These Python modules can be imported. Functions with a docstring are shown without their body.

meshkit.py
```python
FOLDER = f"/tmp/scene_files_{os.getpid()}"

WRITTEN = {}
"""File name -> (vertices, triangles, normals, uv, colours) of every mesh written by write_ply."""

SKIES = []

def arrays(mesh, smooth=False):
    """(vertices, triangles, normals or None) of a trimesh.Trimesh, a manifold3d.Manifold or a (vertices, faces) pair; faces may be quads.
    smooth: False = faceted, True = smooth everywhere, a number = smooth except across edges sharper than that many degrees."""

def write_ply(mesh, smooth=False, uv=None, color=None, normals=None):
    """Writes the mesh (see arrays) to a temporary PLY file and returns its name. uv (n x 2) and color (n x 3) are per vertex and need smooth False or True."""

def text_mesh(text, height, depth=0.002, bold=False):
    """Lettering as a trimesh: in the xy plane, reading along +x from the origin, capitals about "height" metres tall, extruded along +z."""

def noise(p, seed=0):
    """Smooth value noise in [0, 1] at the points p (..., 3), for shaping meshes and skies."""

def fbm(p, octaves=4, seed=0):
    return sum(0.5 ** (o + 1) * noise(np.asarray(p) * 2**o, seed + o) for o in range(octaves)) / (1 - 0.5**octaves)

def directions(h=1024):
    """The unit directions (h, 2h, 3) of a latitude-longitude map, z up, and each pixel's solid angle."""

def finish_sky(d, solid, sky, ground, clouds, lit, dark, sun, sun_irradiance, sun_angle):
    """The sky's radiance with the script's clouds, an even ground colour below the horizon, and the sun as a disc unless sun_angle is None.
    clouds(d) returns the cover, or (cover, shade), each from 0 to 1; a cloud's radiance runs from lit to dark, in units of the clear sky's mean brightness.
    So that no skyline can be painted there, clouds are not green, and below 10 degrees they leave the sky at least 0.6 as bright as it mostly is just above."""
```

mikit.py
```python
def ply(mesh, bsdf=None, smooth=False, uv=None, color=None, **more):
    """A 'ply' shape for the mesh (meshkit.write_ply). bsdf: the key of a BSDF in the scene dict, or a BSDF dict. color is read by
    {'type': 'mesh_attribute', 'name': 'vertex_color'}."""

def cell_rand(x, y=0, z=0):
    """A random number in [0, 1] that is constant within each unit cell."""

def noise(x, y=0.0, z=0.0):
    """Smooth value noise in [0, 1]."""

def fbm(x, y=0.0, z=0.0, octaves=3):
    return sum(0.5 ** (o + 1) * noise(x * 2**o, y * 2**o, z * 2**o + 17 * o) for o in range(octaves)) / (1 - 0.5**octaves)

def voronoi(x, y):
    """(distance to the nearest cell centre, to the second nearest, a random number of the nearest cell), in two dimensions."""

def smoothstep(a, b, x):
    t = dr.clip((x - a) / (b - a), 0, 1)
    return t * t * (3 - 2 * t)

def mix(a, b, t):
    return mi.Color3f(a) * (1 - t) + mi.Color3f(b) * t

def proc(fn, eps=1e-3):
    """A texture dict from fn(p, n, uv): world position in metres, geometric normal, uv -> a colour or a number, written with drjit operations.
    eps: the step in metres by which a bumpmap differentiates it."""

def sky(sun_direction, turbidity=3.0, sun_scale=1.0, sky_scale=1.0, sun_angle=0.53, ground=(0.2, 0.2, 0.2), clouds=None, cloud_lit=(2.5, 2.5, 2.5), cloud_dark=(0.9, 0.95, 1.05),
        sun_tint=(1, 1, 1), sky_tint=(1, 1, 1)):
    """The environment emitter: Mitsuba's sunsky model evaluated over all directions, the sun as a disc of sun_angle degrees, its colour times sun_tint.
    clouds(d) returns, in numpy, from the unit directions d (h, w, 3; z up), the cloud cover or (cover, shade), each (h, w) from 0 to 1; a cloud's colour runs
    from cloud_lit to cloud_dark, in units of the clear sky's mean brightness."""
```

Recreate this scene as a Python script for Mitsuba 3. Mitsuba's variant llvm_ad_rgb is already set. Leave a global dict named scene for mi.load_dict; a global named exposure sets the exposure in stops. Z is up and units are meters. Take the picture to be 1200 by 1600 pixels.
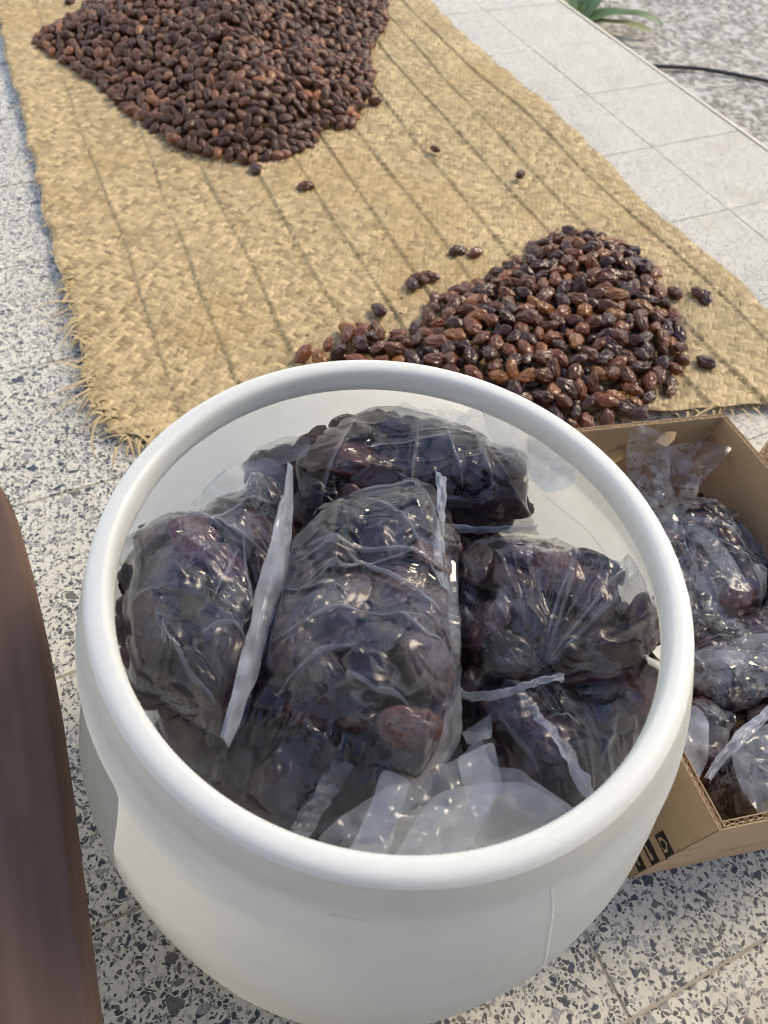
import math
import numpy as np
import trimesh
import shapely
from shapely.geometry import Polygon, LineString
from scipy import ndimage
from scipy.spatial import cKDTree, Delaunay
import drjit as dr
import mitsuba as mi
import mikit
import meshkit

T = mi.ScalarTransform4f
scene, labels = {}, {}

# ------------------------------------------------------------------ camera
CAM = np.array([0.0, 0.0, 0.7437])
PITCH, ROLL = math.radians(53.695), math.radians(5.608)
FWD = np.array([0, math.cos(PITCH), -math.sin(PITCH)])
_u = np.array([0, math.sin(PITCH), math.cos(PITCH)])
UP = -math.sin(ROLL) * np.array([1.0, 0, 0]) + math.cos(ROLL) * _u
scene['camera'] = {
    'type': 'thinlens', 'fov': 2 * math.degrees(math.atan(600 / 1121.27)), 'fov_axis': 'x',
    'aperture_radius': 0.0013, 'focus_distance': 0.52, 'near_clip': 0.02, 'far_clip': 400.0,
    'to_world': T().look_at(origin=CAM.tolist(), target=(CAM + FWD).tolist(), up=UP.tolist())}

# ------------------------------------------------------------------ daylight
def broken_cloud(d):
    n = meshkit.fbm(d * np.array([2.2, 2.2, 3.5]) + 7.3, octaves=4, seed=11)
    cover = np.clip((n - 0.36) / 0.18, 0, 1)
    high = np.clip((d[..., 2] - 0.50) / 0.35, 0, 1)          # cloud banks low in the sky, blue overhead
    cover = np.clip(cover + 0.35 * (1 - high), 0, 1) * (1 - 0.92 * high * high * (3 - 2 * high))
    return cover * 0.92, np.clip((meshkit.fbm(d * 3.1 + 2.0, octaves=3, seed=5) - 0.4) * 2.2, 0, 0.8)

scene['sky'] = mikit.sky([0.72, 0.50, 0.95], turbidity=3.0, sun_scale=0.22, sun_angle=18.0, clouds=broken_cloud, cloud_lit=(2.22, 2.14, 1.90), cloud_dark=(0.93, 0.94, 0.97), sun_tint=(0.99, 1.0, 0.97), sky_tint=(0.94, 1.02, 1.03))
exposure = 3.12

# ------------------------------------------------------------------ helpers
def ref(k):
    return {'type': 'ref', 'id': k}

def add(key, mesh, bsdf, smooth=False, label=None, cat=None, group=None, kind=None, uv=None, color=None):
    base, n = key, 0
    while key in scene:
        n += 1
        key = f'{base}_{n:03d}'
    scene[key] = mikit.ply(mesh, bsdf, smooth=smooth, uv=uv, color=color)
    tag(key, label, cat, group, kind)
    return key

def tag(key, label=None, cat=None, group=None, kind=None):
    d = {k: v for k, v in (('label', label), ('category', cat), ('group', group), ('kind', kind)) if v}
    if d:
        labels[key] = {**labels.get(key, {}), **d}

def numbered(base, used):
    n = used.get(base, 0)
    used[base] = n + 1
    return base if n == 0 else f'{base}_{n:03d}'

USED = {}

def grid_faces(n, m, wrap=False):
    """quads of an n x m vertex grid (row-major); wrap joins the last column to the first"""
    i, j = np.meshgrid(np.arange(n - 1), np.arange(m if wrap else m - 1), indexing='ij')
    j2 = (j + 1) % m
    q = np.stack([i * m + j, i * m + j2, (i + 1) * m + j2, (i + 1) * m + j], -1).reshape(-1, 4)
    return np.vstack([q[:, [0, 1, 2]], q[:, [0, 2, 3]]])

def rbox(sx, sy, sz, r=0.002):
    """box with chamfered edges, centred"""
    import itertools
    pts = []
    for sgn in itertools.product((-1, 1), repeat=3):
        s = np.array(sgn) * np.array([sx, sy, sz]) / 2
        for k in range(3):
            d = np.array(sgn) * r
            d[k] = 0
            pts.append(s - d)
    return trimesh.convex.convex_hull(np.array(pts))

def tube(points, radius, sides=10):
    p = np.asarray(points, float)
    t = np.gradient(p, axis=0)
    t /= np.linalg.norm(t, axis=1, keepdims=True)
    a = np.cross(t, [0.13, 0.2, 0.97])
    a /= np.linalg.norm(a, axis=1, keepdims=True)
    b = np.cross(t, a)
    ang = np.arange(sides) * 2 * np.pi / sides
    r = np.broadcast_to(radius, (len(p),))[:, None, None]
    v = p[:, None] + r * (np.cos(ang)[None, :, None] * a[:, None] + np.sin(ang)[None, :, None] * b[:, None])
    return trimesh.Trimesh(v.reshape(-1, 3), grid_faces(len(p), sides, True), process=False)

def smooth_line(pts, n):
    from scipy.interpolate import make_interp_spline
    p = np.asarray(pts, float)
    s = np.r_[0, np.cumsum(np.linalg.norm(np.diff(p, axis=0), axis=1))]
    return make_interp_spline(s, p, k=min(3, len(p) - 1))(np.linspace(0, s[-1], n))

def resample(pts, n, closed=True):
    p = np.asarray(pts, float)
    if closed:
        p = np.vstack([p, p[:1]])
    s = np.r_[0, np.cumsum(np.linalg.norm(np.diff(p, axis=0), axis=1))]
    t = np.linspace(0, s[-1], n, endpoint=not closed)
    return np.stack([np.interp(t, s, p[:, k]) for k in range(p.shape[1])], 1)

# ------------------------------------------------------------------ materials
def principled(color, rough=0.5, spec=0.5, **k):
    return {'type': 'twosided', 'b': {'type': 'principled', 'base_color': color if isinstance(color, dict) else {'type': 'rgb', 'value': list(color)},
                                      'roughness': rough, 'specular': spec, **k}}

TILE_ANG = 0.4938
CA, SA = math.cos(TILE_ANG), math.sin(TILE_ANG)
TS = 0.25
TU = [-1.79, -1.54, -1.29, -1.04, -0.79, -0.54, -0.26 - 0.0, -0.0115, 0.2385, 0.4885, 0.7385, 0.9635, 1.185, 1.425]   # joints across (the last is the slab's edge)
TV0 = -0.0925                                                                                # a joint along; the others every TS

def terrazzo_of(base0, base1, layers, lift):
  def terrazzo(p, n, uv):
    a, b = p.x * CA + p.y * SA, -p.x * SA + p.y * CA
    iu, iv = dr.floor((a + 0.0115) / TS), dr.floor((b - TV0) / TS)
    a = a + mikit.cell_rand(iu, iv, 3) * 7.0
    b = b + mikit.cell_rand(iu, iv, 4) * 9.0
    wa, wb = a + 0.004 * mikit.noise(a * 170, b * 170, 1.0), b + 0.004 * mikit.noise(a * 170, b * 170, 7.0)
    base = mikit.mix(base0, base1, mikit.fbm(a * 30, b * 30))
    col = mikit.mix(base, (0.40, 0.37, 0.31), 0.5 * mikit.smoothstep(0.55, 0.8, mikit.noise(a * 420, b * 420)))
    for s, prob, gap in layers:
        d1, d2, r = mikit.voronoi(wa / s + 31, wb / s + 17)
        chip = (r < prob) & (d2 - d1 > gap)
        t = r / prob
        c = dr.select(t < 0.55, mi.Color3f(0.060, 0.060, 0.062) if s < 0.006 else mi.Color3f(0.050, 0.056, 0.072), dr.select(t < 0.75, mi.Color3f(0.115, 0.105, 0.095), mi.Color3f(0.24, 0.235, 0.225)))
        c = (c + lift) * (0.9 + 0.7 * mikit.noise(a * 500, b * 500))
        col = dr.select(chip, c, col)
    stain = mikit.smoothstep(0.6, 0.75, mikit.fbm(a * 9 + 3, b * 9)) * mikit.noise(a * 200, b * 200) * 0.35
    return mikit.mix(col, (0.34, 0.28, 0.20), stain)
  return terrazzo

scene['terrazzo'] = principled(mikit.proc(terrazzo_of((0.575, 0.54, 0.45), (0.665, 0.63, 0.535), ((0.0026, 0.24, 0.22), (0.0040, 0.40, 0.21), (0.0060, 0.12, 0.18), (0.0115, 0.035, 0.15)), 0.0)), 0.42, 0.4)
scene['pale_terrazzo'] = principled(mikit.proc(terrazzo_of((0.54, 0.505, 0.42), (0.62, 0.58, 0.49), ((0.0026, 0.26, 0.22), (0.0040, 0.22, 0.21)), 0.14)), 0.5, 0.35)
scene['grout'] = principled(mikit.proc(lambda p, n, uv: mikit.mix((0.34, 0.30, 0.24), (0.48, 0.43, 0.345), mikit.fbm(p.x * 90, p.y * 90))), 0.9, 0.2)
scene['concrete'] = principled(mikit.proc(lambda p, n, uv: mikit.mix(mikit.mix((0.20, 0.18, 0.155), (0.44, 0.405, 0.355), mikit.smoothstep(0.3, 0.7, mikit.fbm(p.x * 90, p.y * 90, 0.0, 4))),
                                                                     (0.50, 0.47, 0.42), mikit.smoothstep(0.62, 0.75, mikit.noise(p.x * 60 + 5, p.y * 60)))), 0.9, 0.2)

SW = 0.0074
def straw(p, n, uv):
    u, v = uv.x, uv.y
    a, b = (u + v) / (1.41421 * SW), (v - u) / (1.41421 * SW)
    i, j = dr.floor(a), dr.floor(b)
    fa, fb = a - i, b - j
    k = i + j
    k = k - 4 * dr.floor(k / 4)
    top = k < 2
    strand = 0.45 * dr.select(top, mikit.cell_rand(j, dr.floor((i - j) / 14), 1), mikit.cell_rand(i, dr.floor((i - j) / 14), 2)) + 0.55 * dr.select(top, mikit.cell_rand(j, dr.floor((i + j) / 4), 5), mikit.cell_rand(i, dr.floor((i + j + 2) / 4), 6))
    along, across = dr.select(top, a, b), dr.select(top, fb, fa)
    sid = dr.select(top, j, i + 500)
    fibre = mikit.noise(across * 9 + sid * 13, along * 0.8, 3.0)
    c = mikit.mix((0.155, 0.100, 0.045), (0.60, 0.445, 0.232), -0.08 + 0.92 * strand + 0.50 * fibre)
    patch = mikit.fbm(p.x * 7, p.y * 7, 0.0, 3)
    c = mikit.mix(c, (0.40, 0.26, 0.10), 0.35 * mikit.smoothstep(0.5, 0.72, patch))
    spots = mikit.smoothstep(0.72, 0.8, mikit.noise(p.x * 110, p.y * 110, 2.0)) * mikit.noise(p.x * 17, p.y * 17, 4.0)
    return mikit.mix(c, (0.20, 0.13, 0.065), 0.55 * spots)

scene['straw'] = principled(mikit.proc(straw), 0.6, 0.35)
scene['straw_fringe'] = principled((0.50, 0.37, 0.19), 0.6, 0.3)

def plastic_shell(color, rough, trans):
    return {'type': 'principledthin', 'base_color': color, 'roughness': rough, 'eta': 1.5, 'diff_trans': trans}

def milky_plastic(p, n, uv):
    smudge = mikit.smoothstep(0.55, 0.78, mikit.fbm(p.x * 26, p.y * 26, p.z * 26)) * mikit.noise(p.x * 300, p.y * 300, p.z * 90)
    c = mikit.mix((0.935, 0.925, 0.865), (0.87, 0.855, 0.785), smudge)
    w = p.z + 0.02 * mikit.noise(p.x * 20, p.y * 20, p.z * 20)
    scuff = mikit.smoothstep(0.86, 0.90, mikit.noise(p.x * 30 + p.y * 22, w * 700, 3.0)) * mikit.smoothstep(0.55, 0.65, mikit.fbm(p.x * 12, p.y * 12, p.z * 12 + 4, 2))
    c = mikit.mix(c, (0.70, 0.67, 0.60), 0.55 * scuff)
    return c

scene['white_plastic'] = plastic_shell(mikit.proc(milky_plastic), 0.34, 1.1)
scene['white_rim'] = principled((0.72, 0.715, 0.665), 0.34, 0.45)

def film_cover(lo, hi, contact=True):
    """share of the film that scatters: clear where it clings wet to the dates, milky where it has come away or fogged"""
    def fn(p, n, uv):
        f = mikit.fbm(p.x * 90, p.y * 90, p.z * 90)
        if not contact:
            return lo + (hi - lo) * f
        milky = mikit.smoothstep(0.46, 0.53, mikit.fbm(p.x * 34 + 3, p.y * 34, p.z * 34, 4))
        a = mikit.fbm(p.x * 190, p.y * 190, p.z * 190, 2)
        region = mikit.noise(p.x * 50 + 9, p.y * 50, p.z * 50)
        cling = ((dr.abs(a - 0.44) < 0.025) & (region > 0.38)) | ((a > 0.57) & (region > 0.36))
        return dr.select(cling, lo, lo + (hi - lo) * milky * (0.55 + 0.9 * f))
    return fn

def film(lo, hi, contact=True, rough=0.22, color=(0.71, 0.755, 0.86)):  # bluish color paints the sky's sheen into the film
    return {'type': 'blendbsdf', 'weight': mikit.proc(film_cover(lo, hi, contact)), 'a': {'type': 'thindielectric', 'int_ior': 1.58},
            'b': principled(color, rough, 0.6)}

scene['film_wet'] = film(0.008, 0.080, color=(0.64, 0.70, 0.87))  # bluer still: mirrored sky put into the film colour
scene['film_box'] = film(0.015, 0.15)
scene['film_loose'] = film(0.06, 0.20, False, 0.22)
scene['film_fold'] = film(0.14, 0.52, False, 0.18)
scene['film_pleat'] = film(0.04, 0.20, False, 0.18)
scene['date_colors'] = principled({'type': 'mesh_attribute', 'name': 'vertex_color'}, 0.27, 0.55)
scene['dry_date_colors'] = principled({'type': 'mesh_attribute', 'name': 'vertex_color'}, 0.45, 0.4)

def date_skin(dark, light):
    return mikit.proc(lambda p, n, uv: mikit.mix(dark, light, mikit.fbm(p.x * 160, p.y * 160, p.z * 160)))

DATE_SKINS = {'date_black': ((0.034, 0.015, 0.011), (0.080, 0.033, 0.023)), 'date_brown': ((0.075, 0.026, 0.014), (0.15, 0.056, 0.030)),
              'date_red': ((0.115, 0.036, 0.017), (0.21, 0.072, 0.032)), 'date_amber': ((0.17, 0.062, 0.020), (0.30, 0.125, 0.040))}
for k, (a, b) in DATE_SKINS.items():
    scene[k] = principled(date_skin(a, b), 0.26, 0.5)

def card(p, n, uv):
    f = mikit.fbm(p.x * 55, p.y * 55, p.z * 55, 3)
    g = mikit.noise(p.x * 900, p.y * 900, p.z * 250)
    c = mikit.mix((0.40, 0.275, 0.16), (0.48, 0.345, 0.215), 0.6 * f + 0.4 * g)
    flutes = mikit.noise((p.x + p.y) * 260, (p.x - p.y) * 260, 0.5)
    c = c * (0.94 + 0.12 * flutes)
    c = mikit.mix(c, (0.33, 0.225, 0.13), 0.5 * mikit.smoothstep(0.5, 0.7, mikit.fbm(p.x * 16, p.y * 16, p.z * 16 + 2)) * mikit.noise(p.x * 400, p.y * 400, p.z * 400))
    return mikit.mix(c, (0.24, 0.15, 0.08), 0.5 * mikit.smoothstep(0.80, 0.86, mikit.noise(p.x * 48, p.y * 48, p.z * 48)))

scene['cardboard'] = principled(mikit.proc(card), 0.75, 0.25)
scene['flute'] = principled((0.56, 0.42, 0.26), 0.85, 0.2)
scene['print_black'] = principled((0.025, 0.023, 0.022), 0.7, 0.2)

def bench_wood(p, n, uv):
    a, b = p.x * CA + p.y * SA, -p.x * SA + p.y * CA
    w = a + 0.012 * mikit.fbm(a * 14, b * 3)
    g = mikit.fbm(w * 90, b * 5, p.z * 90, 4)
    c = mikit.mix((0.112, 0.070, 0.055), (0.138, 0.088, 0.070), mikit.smoothstep(0.25, 0.75, g))
    return mikit.mix(c, (0.19, 0.12, 0.093), 0.3 * mikit.smoothstep(0.55, 0.75, mikit.fbm(a * 40, b * 11, 3.0)))

scene['bench_wood'] = principled(mikit.proc(bench_wood), 0.9, 0.12)
scene['cable_black'] = principled((0.03, 0.032, 0.035), 0.5, 0.4)

def leaf_green(p, n, uv):
    s = mikit.noise(uv.x * 30, uv.y * 1.5)
    return mikit.mix((0.055, 0.105, 0.035), (0.13, 0.20, 0.07), 0.5 * s + 0.5 * mikit.fbm(p.x * 20, p.y * 20, p.z * 20))

scene['leaf_green'] = principled(mikit.proc(leaf_green), 0.42, 0.4)
scene['leaf_yellow'] = principled((0.30, 0.30, 0.13), 0.5, 0.35)
scene['leaf_dry'] = principled((0.42, 0.29, 0.14), 0.7, 0.3)

# ------------------------------------------------------------------ ground: terrace slab, tiles, yard
def tile_to_world(a, b, z=0.0):
    return np.stack([np.asarray(a) * CA - np.asarray(b) * SA, np.asarray(a) * SA + np.asarray(b) * CA, np.broadcast_to(z, np.shape(a)) + 0.0], -1)

TILE_ROT = T().rotate([0, 0, 1], math.degrees(TILE_ANG))
slab = trimesh.creation.box((6.2, 9.0, 0.150))
slab.apply_translation((TU[-1] - 0.008 - 3.1, 1.2, -0.0772))
slab.vertices = tile_to_world(slab.vertices[:, 0], slab.vertices[:, 1], slab.vertices[:, 2])
add('terrace', slab, 'grout', kind='structure')
tag('terrace', 'pale speckled terrazzo terrace of square tiles', None)
rng = np.random.default_rng(3)
for iu in range(len(TU) - 1):
    for iv in range(-4, 15):
        b0, b1 = TV0 + iv * TS, TV0 + (iv + 1) * TS
        mid = tile_to_world(np.array([(TU[iu] + TU[iu + 1]) / 2]), np.array([(b0 + b1) / 2]))[0]
        if mid[1] < -0.6 or mid[1] > 3.4 or mid[0] < -1.75 or mid[0] > 1.6:
            continue
        g_ = 0.0026 if TU[iu] < 0.7 else 0.0016
        t = rbox(TU[iu + 1] - TU[iu] - g_, TS - g_, 0.012, 0.0011 if TU[iu] < 0.7 else 0.0006)
        t.apply_translation(((TU[iu] + TU[iu + 1]) / 2, (b0 + b1) / 2, -0.006 + rng.uniform(-0.0005, 0.0))) 
        t.vertices = tile_to_world(t.vertices[:, 0], t.vertices[:, 1], t.vertices[:, 2])
        add('terrace__tile', t, 'terrazzo' if TU[iu] < 0.7 else 'pale_terrazzo')

# rounded pale nosing along the slab's edge
prof = [(0.0, -0.150), (0.022, -0.150), (0.022, -0.012), (0.018, -0.003), (0.009, 0.0015), (0.0, 0.0012)]
bb = np.linspace(-1.5, 5.0, 66)
P = []
for b in bb:
    wob = 0.003 * (meshkit.noise(np.array([b * 9, 0.3, 0.7])) - 0.5)
    P.append(tile_to_world(np.array([TU[-1] + x + (wob if x > 0.01 else 0) for x, z in prof]), np.full(len(prof), b), np.array([z for x, z in prof])))
scene['nosing_stone'] = principled(mikit.proc(lambda p, n, uv: mikit.mix((0.52, 0.48, 0.40), (0.66, 0.62, 0.53), mikit.fbm(p.x * 60, p.y * 60, p.z * 60))), 0.6, 0.3)
add('terrace__nosing', trimesh.Trimesh(np.array(P).reshape(-1, 3), grid_faces(len(bb), len(prof))[:, ::-1], process=False), 'nosing_stone', smooth=40)

n = 160
gx, gy = np.meshgrid(np.linspace(-0.5, 2.6, n), np.linspace(0.9, 4.4, n), indexing='ij')
gz = -0.15 + 0.010 * (meshkit.fbm(np.stack([gx * 28, gy * 28, gx * 0], -1), octaves=4) - 0.5) + 0.02 * (meshkit.noise(np.stack([gx * 3, gy * 3, gx * 0], -1)) - 0.5)
add('yard_ground', trimesh.Trimesh(np.stack([gx, gy, gz], -1).reshape(-1, 3), grid_faces(n, n), process=False), 'concrete', smooth=True, kind='structure', label='rough grey concrete yard beyond the terrace edge')
far = trimesh.creation.box((240, 240, 0.1))
far.apply_translation((0, 0, -0.225))
add('ground', far, 'concrete', kind='structure', label='open ground around the terrace')

# added unseen canopy over the near end; blocks sky, gives the bags bluish reflections
scene['added_awning_cloth'] = {'type': 'principledthin', 'base_color': {'type': 'rgb', 'value': [0.26, 0.37, 0.66]}, 'roughness': 0.8, 'eta': 1.3, 'diff_trans': 0.9}
na, nb_ = 60, 60
ga, gb = np.meshgrid(np.linspace(-2.6, 1.55, na), np.linspace(-3.2, 0.70, nb_), indexing='ij')
gz = 2.32 + 0.05 * np.abs(np.sin(ga * 2.2)) - 0.10 * (gb - 0.7) / 3.9 + 0.02 * meshkit.noise(np.stack([ga * 3, gb * 3, ga * 0], -1))
add('added_awning__cloth', trimesh.Trimesh(tile_to_world(ga, gb, gz).reshape(-1, 3), grid_faces(na, nb_), process=False), 'added_awning_cloth', smooth=True)
for a_, b_ in ((-2.6, 0.70), (1.55, 0.70), (-2.6, -3.2), (1.55, -3.2)):
    p_ = tile_to_world(np.array([a_]), np.array([b_]))[0]
    add('added_awning__pole', tube([p_ + [0, 0, -0.15], p_ + [0, 0, 1.0], p_ + [0, 0, 2.34]], 0.02, 10), 'grout', smooth=True)
# unseen wall added behind the camera to keep low sky out of the film
wall = trimesh.creation.box((5.2, 0.2, 2.9))
wall.apply_translation((-0.4, -2.5, 1.45 - 0.15))
wall.vertices = tile_to_world(wall.vertices[:, 0], wall.vertices[:, 1], wall.vertices[:, 2])
scene['wall_plaster'] = principled(mikit.proc(lambda p, n, uv: mikit.mix((0.24, 0.235, 0.24), (0.31, 0.305, 0.31), mikit.fbm(p.x * 8, p.y * 8, p.z * 8, 4))), 0.9, 0.2)
add('added_wall', wall, 'wall_plaster', label='added grey plastered wall, unseen behind the camera, keeps low sky off the bags', cat='wall')
tag('added_awning', 'added blue grey cloth canopy, unseen above the terrace, shades it and tints the bags', 'added_awning')

# ------------------------------------------------------------------ woven palm mat
MO = np.array([-0.332, 0.625])
MA = math.radians(27)
EU, EV = np.array([math.cos(MA), math.sin(MA)]), np.array([-math.sin(MA), math.cos(MA)])
SEAMS = [-0.050, 0.047, 0.147, 0.237, 0.338, 0.413, 0.490, 0.566, 0.672, 0.778, 0.860, 0.953, 1.016]

def seam(k, v):
    w = 0.010 * math.sin(2.1 * k) * np.sin(2.6 * v + k) + 0.006 * (meshkit.noise(np.stack([v * 7 + 11 * k, v * 0 + k, v * 0], -1)) - 0.5)
    w = w + 0.012 * np.exp(-((v - 0.0) / 0.12) ** 2) * (k == 0)
    if k in (0, 12):
        w = w + 0.012 * (meshkit.noise(np.stack([v * 22 + 5 * k, v * 0, v * 0 + 2], -1)) - 0.5)
    return SEAMS[k] + w

def smooth01(x):
    x = np.clip(x, 0, 1)
    return x * x * (3 - 2 * x)

def weave_height(u, v):
    a, b = (u + v) / (1.41421 * SW), (v - u) / (1.41421 * SW)
    i, j = np.floor(a), np.floor(b)
    fa, fb = a - i, b - j
    k = (i + j) % 4
    top = k < 2
    across = np.where(top, fb, fa)
    pos = np.where(top, (k + fa) / 2, (k - 2 + fb) / 2)
    return 0.0024 * (1 - (2 * across - 1) ** 4) * (0.35 + 0.65 * np.sin(np.pi * pos))

def mat_z(u, v):
    """gentle undulation of the whole mat"""
    return 0.004 + 0.013 * meshkit.noise(np.stack([u * 5, v * 3.2, u * 0], -1)) + 0.010 * np.exp(-((u + 0.05) / 0.06) ** 2) * meshkit.noise(np.stack([v * 8, u * 0, u * 0 + 4], -1))

def near_edge(u):
    return -0.285 * u + 0.012 * (meshkit.noise(np.stack([u * 25, u * 0, u * 0 + 9], -1)) - 0.5)

for k in range(12):
    nu = int((SEAMS[k + 1] - SEAMS[k] + 0.01) / 0.0023)
    s = np.linspace(0, 1, nu)
    vv = np.r_[np.arange(0, 1.0, 0.0024), np.arange(1.0, 2.25, 0.0034)]
    S_, V_ = np.meshgrid(s, vv, indexing='ij')
    Vs = V_ * (2.25 - near_edge(SEAMS[k] + S_ * (SEAMS[k + 1] - SEAMS[k]))) / 2.25 + near_edge(SEAMS[k] + S_ * (SEAMS[k + 1] - SEAMS[k]))
    U_ = seam(k, Vs) + S_ * (seam(k + 1, Vs) + 0.007 - seam(k, Vs))
    amp = 0.0010 + 0.0048 * meshkit.fbm(np.stack([Vs * 9, S_ * 0 + 1.7 * k, S_ * 0], -1), octaves=2)
    lip = amp * smooth01(S_ / 0.085) * np.exp(-np.clip(S_ - 0.05, 0, 1) / 0.15) * 1.15 + 0.0008 * smooth01(S_ / 0.05) * (1 - S_)
    stitch = 0.0009 * np.exp(-(S_ / 0.05) ** 2) * np.sin(2 * np.pi * Vs / 0.011)
    Z_ = mat_z(U_, Vs) + lip + stitch + 0.0025 * np.sin(np.pi * S_) + weave_height(U_ + 0.3 * k, Vs + 0.0137 * k)
    P = np.stack([MO[0] + U_ * EU[0] + Vs * EV[0], MO[1] + U_ * EU[1] + Vs * EV[1], Z_], -1)
    add('palm_mat__band', trimesh.Trimesh(P.reshape(-1, 3), grid_faces(nu, len(vv)), process=False), 'straw', smooth=True,
        uv=np.stack([U_ + 0.3 * k, Vs + 0.0137 * k], -1).reshape(-1, 2))
# frayed ends of the leaf strips
rng = np.random.default_rng(8)
parts = []
def strip(p0, d, length, w, curl, lift):
    n = 7
    t = np.linspace(0, 1, n)
    side = np.array([-d[1], d[0]])
    bend = curl * t ** 2 * length
    c = np.stack([p0[0] + d[0] * t * length + side[0] * bend, p0[1] + d[1] * t * length + side[1] * bend, p0[2] + lift * np.sin(np.pi * t * 0.8) - p0[2] * 0.7 * t ** 1.5 + 0.0012], -1)
    ww = w * (1 - 0.75 * t ** 2)
    v = np.concatenate([c + np.stack([side[0] * ww, side[1] * ww, ww * 0.3], -1), c - np.stack([side[0] * ww, side[1] * ww, ww * -0.3], -1)])
    q = np.array([[i, i + 1, n + i + 1, n + i] for i in range(n - 1)])
    return trimesh.Trimesh(v, np.vstack([q[:, [0, 1, 2]], q[:, [0, 2, 3]]]), process=False)
for v in np.concatenate([rng.uniform(-0.02, 0.36, 120), rng.uniform(0.36, 1.5, 46)]):
    u = float(seam(0, np.array([v]))[0]) + rng.uniform(-0.003, 0.02)
    g = MO + u * EU + v * EV
    a = MA + math.pi + rng.normal(0.45, 0.8)
    L = rng.choice([0.5, 1, 1, 1.8]) * rng.uniform(0.012, 0.04) * (1.0 if v < 0.36 else 0.45)
    parts.append(strip((g[0], g[1], float(mat_z(np.array([u]), np.array([v]))[0]) + rng.uniform(0.001, 0.006)), (math.cos(a), math.sin(a)), L, rng.uniform(0.0011, 0.0026), rng.normal(0, 0.5), rng.uniform(0, 0.007)))
for u in np.concatenate([rng.uniform(-0.03, 0.12, 60), rng.uniform(0.1, 1.0, 110)]):
    v = float(near_edge(np.array([u]))[0]) + rng.uniform(-0.003, 0.02)
    g = MO + u * EU + v * EV
    a = MA - math.pi / 2 + rng.normal(-0.3, 0.5)
    parts.append(strip((g[0], g[1], rng.uniform(0.006, 0.012)), (math.cos(a), math.sin(a)), rng.uniform(0.015, 0.055) if u < 0.12 else rng.uniform(0.008, 0.03), rng.uniform(0.0011, 0.0026), rng.normal(0, 0.5), rng.uniform(0, 0.007)))
add('palm_mat__fringe', trimesh.util.concatenate(parts), 'straw_fringe', smooth=True, kind='stuff', label='frayed leaf ends along the mat edge')
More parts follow.
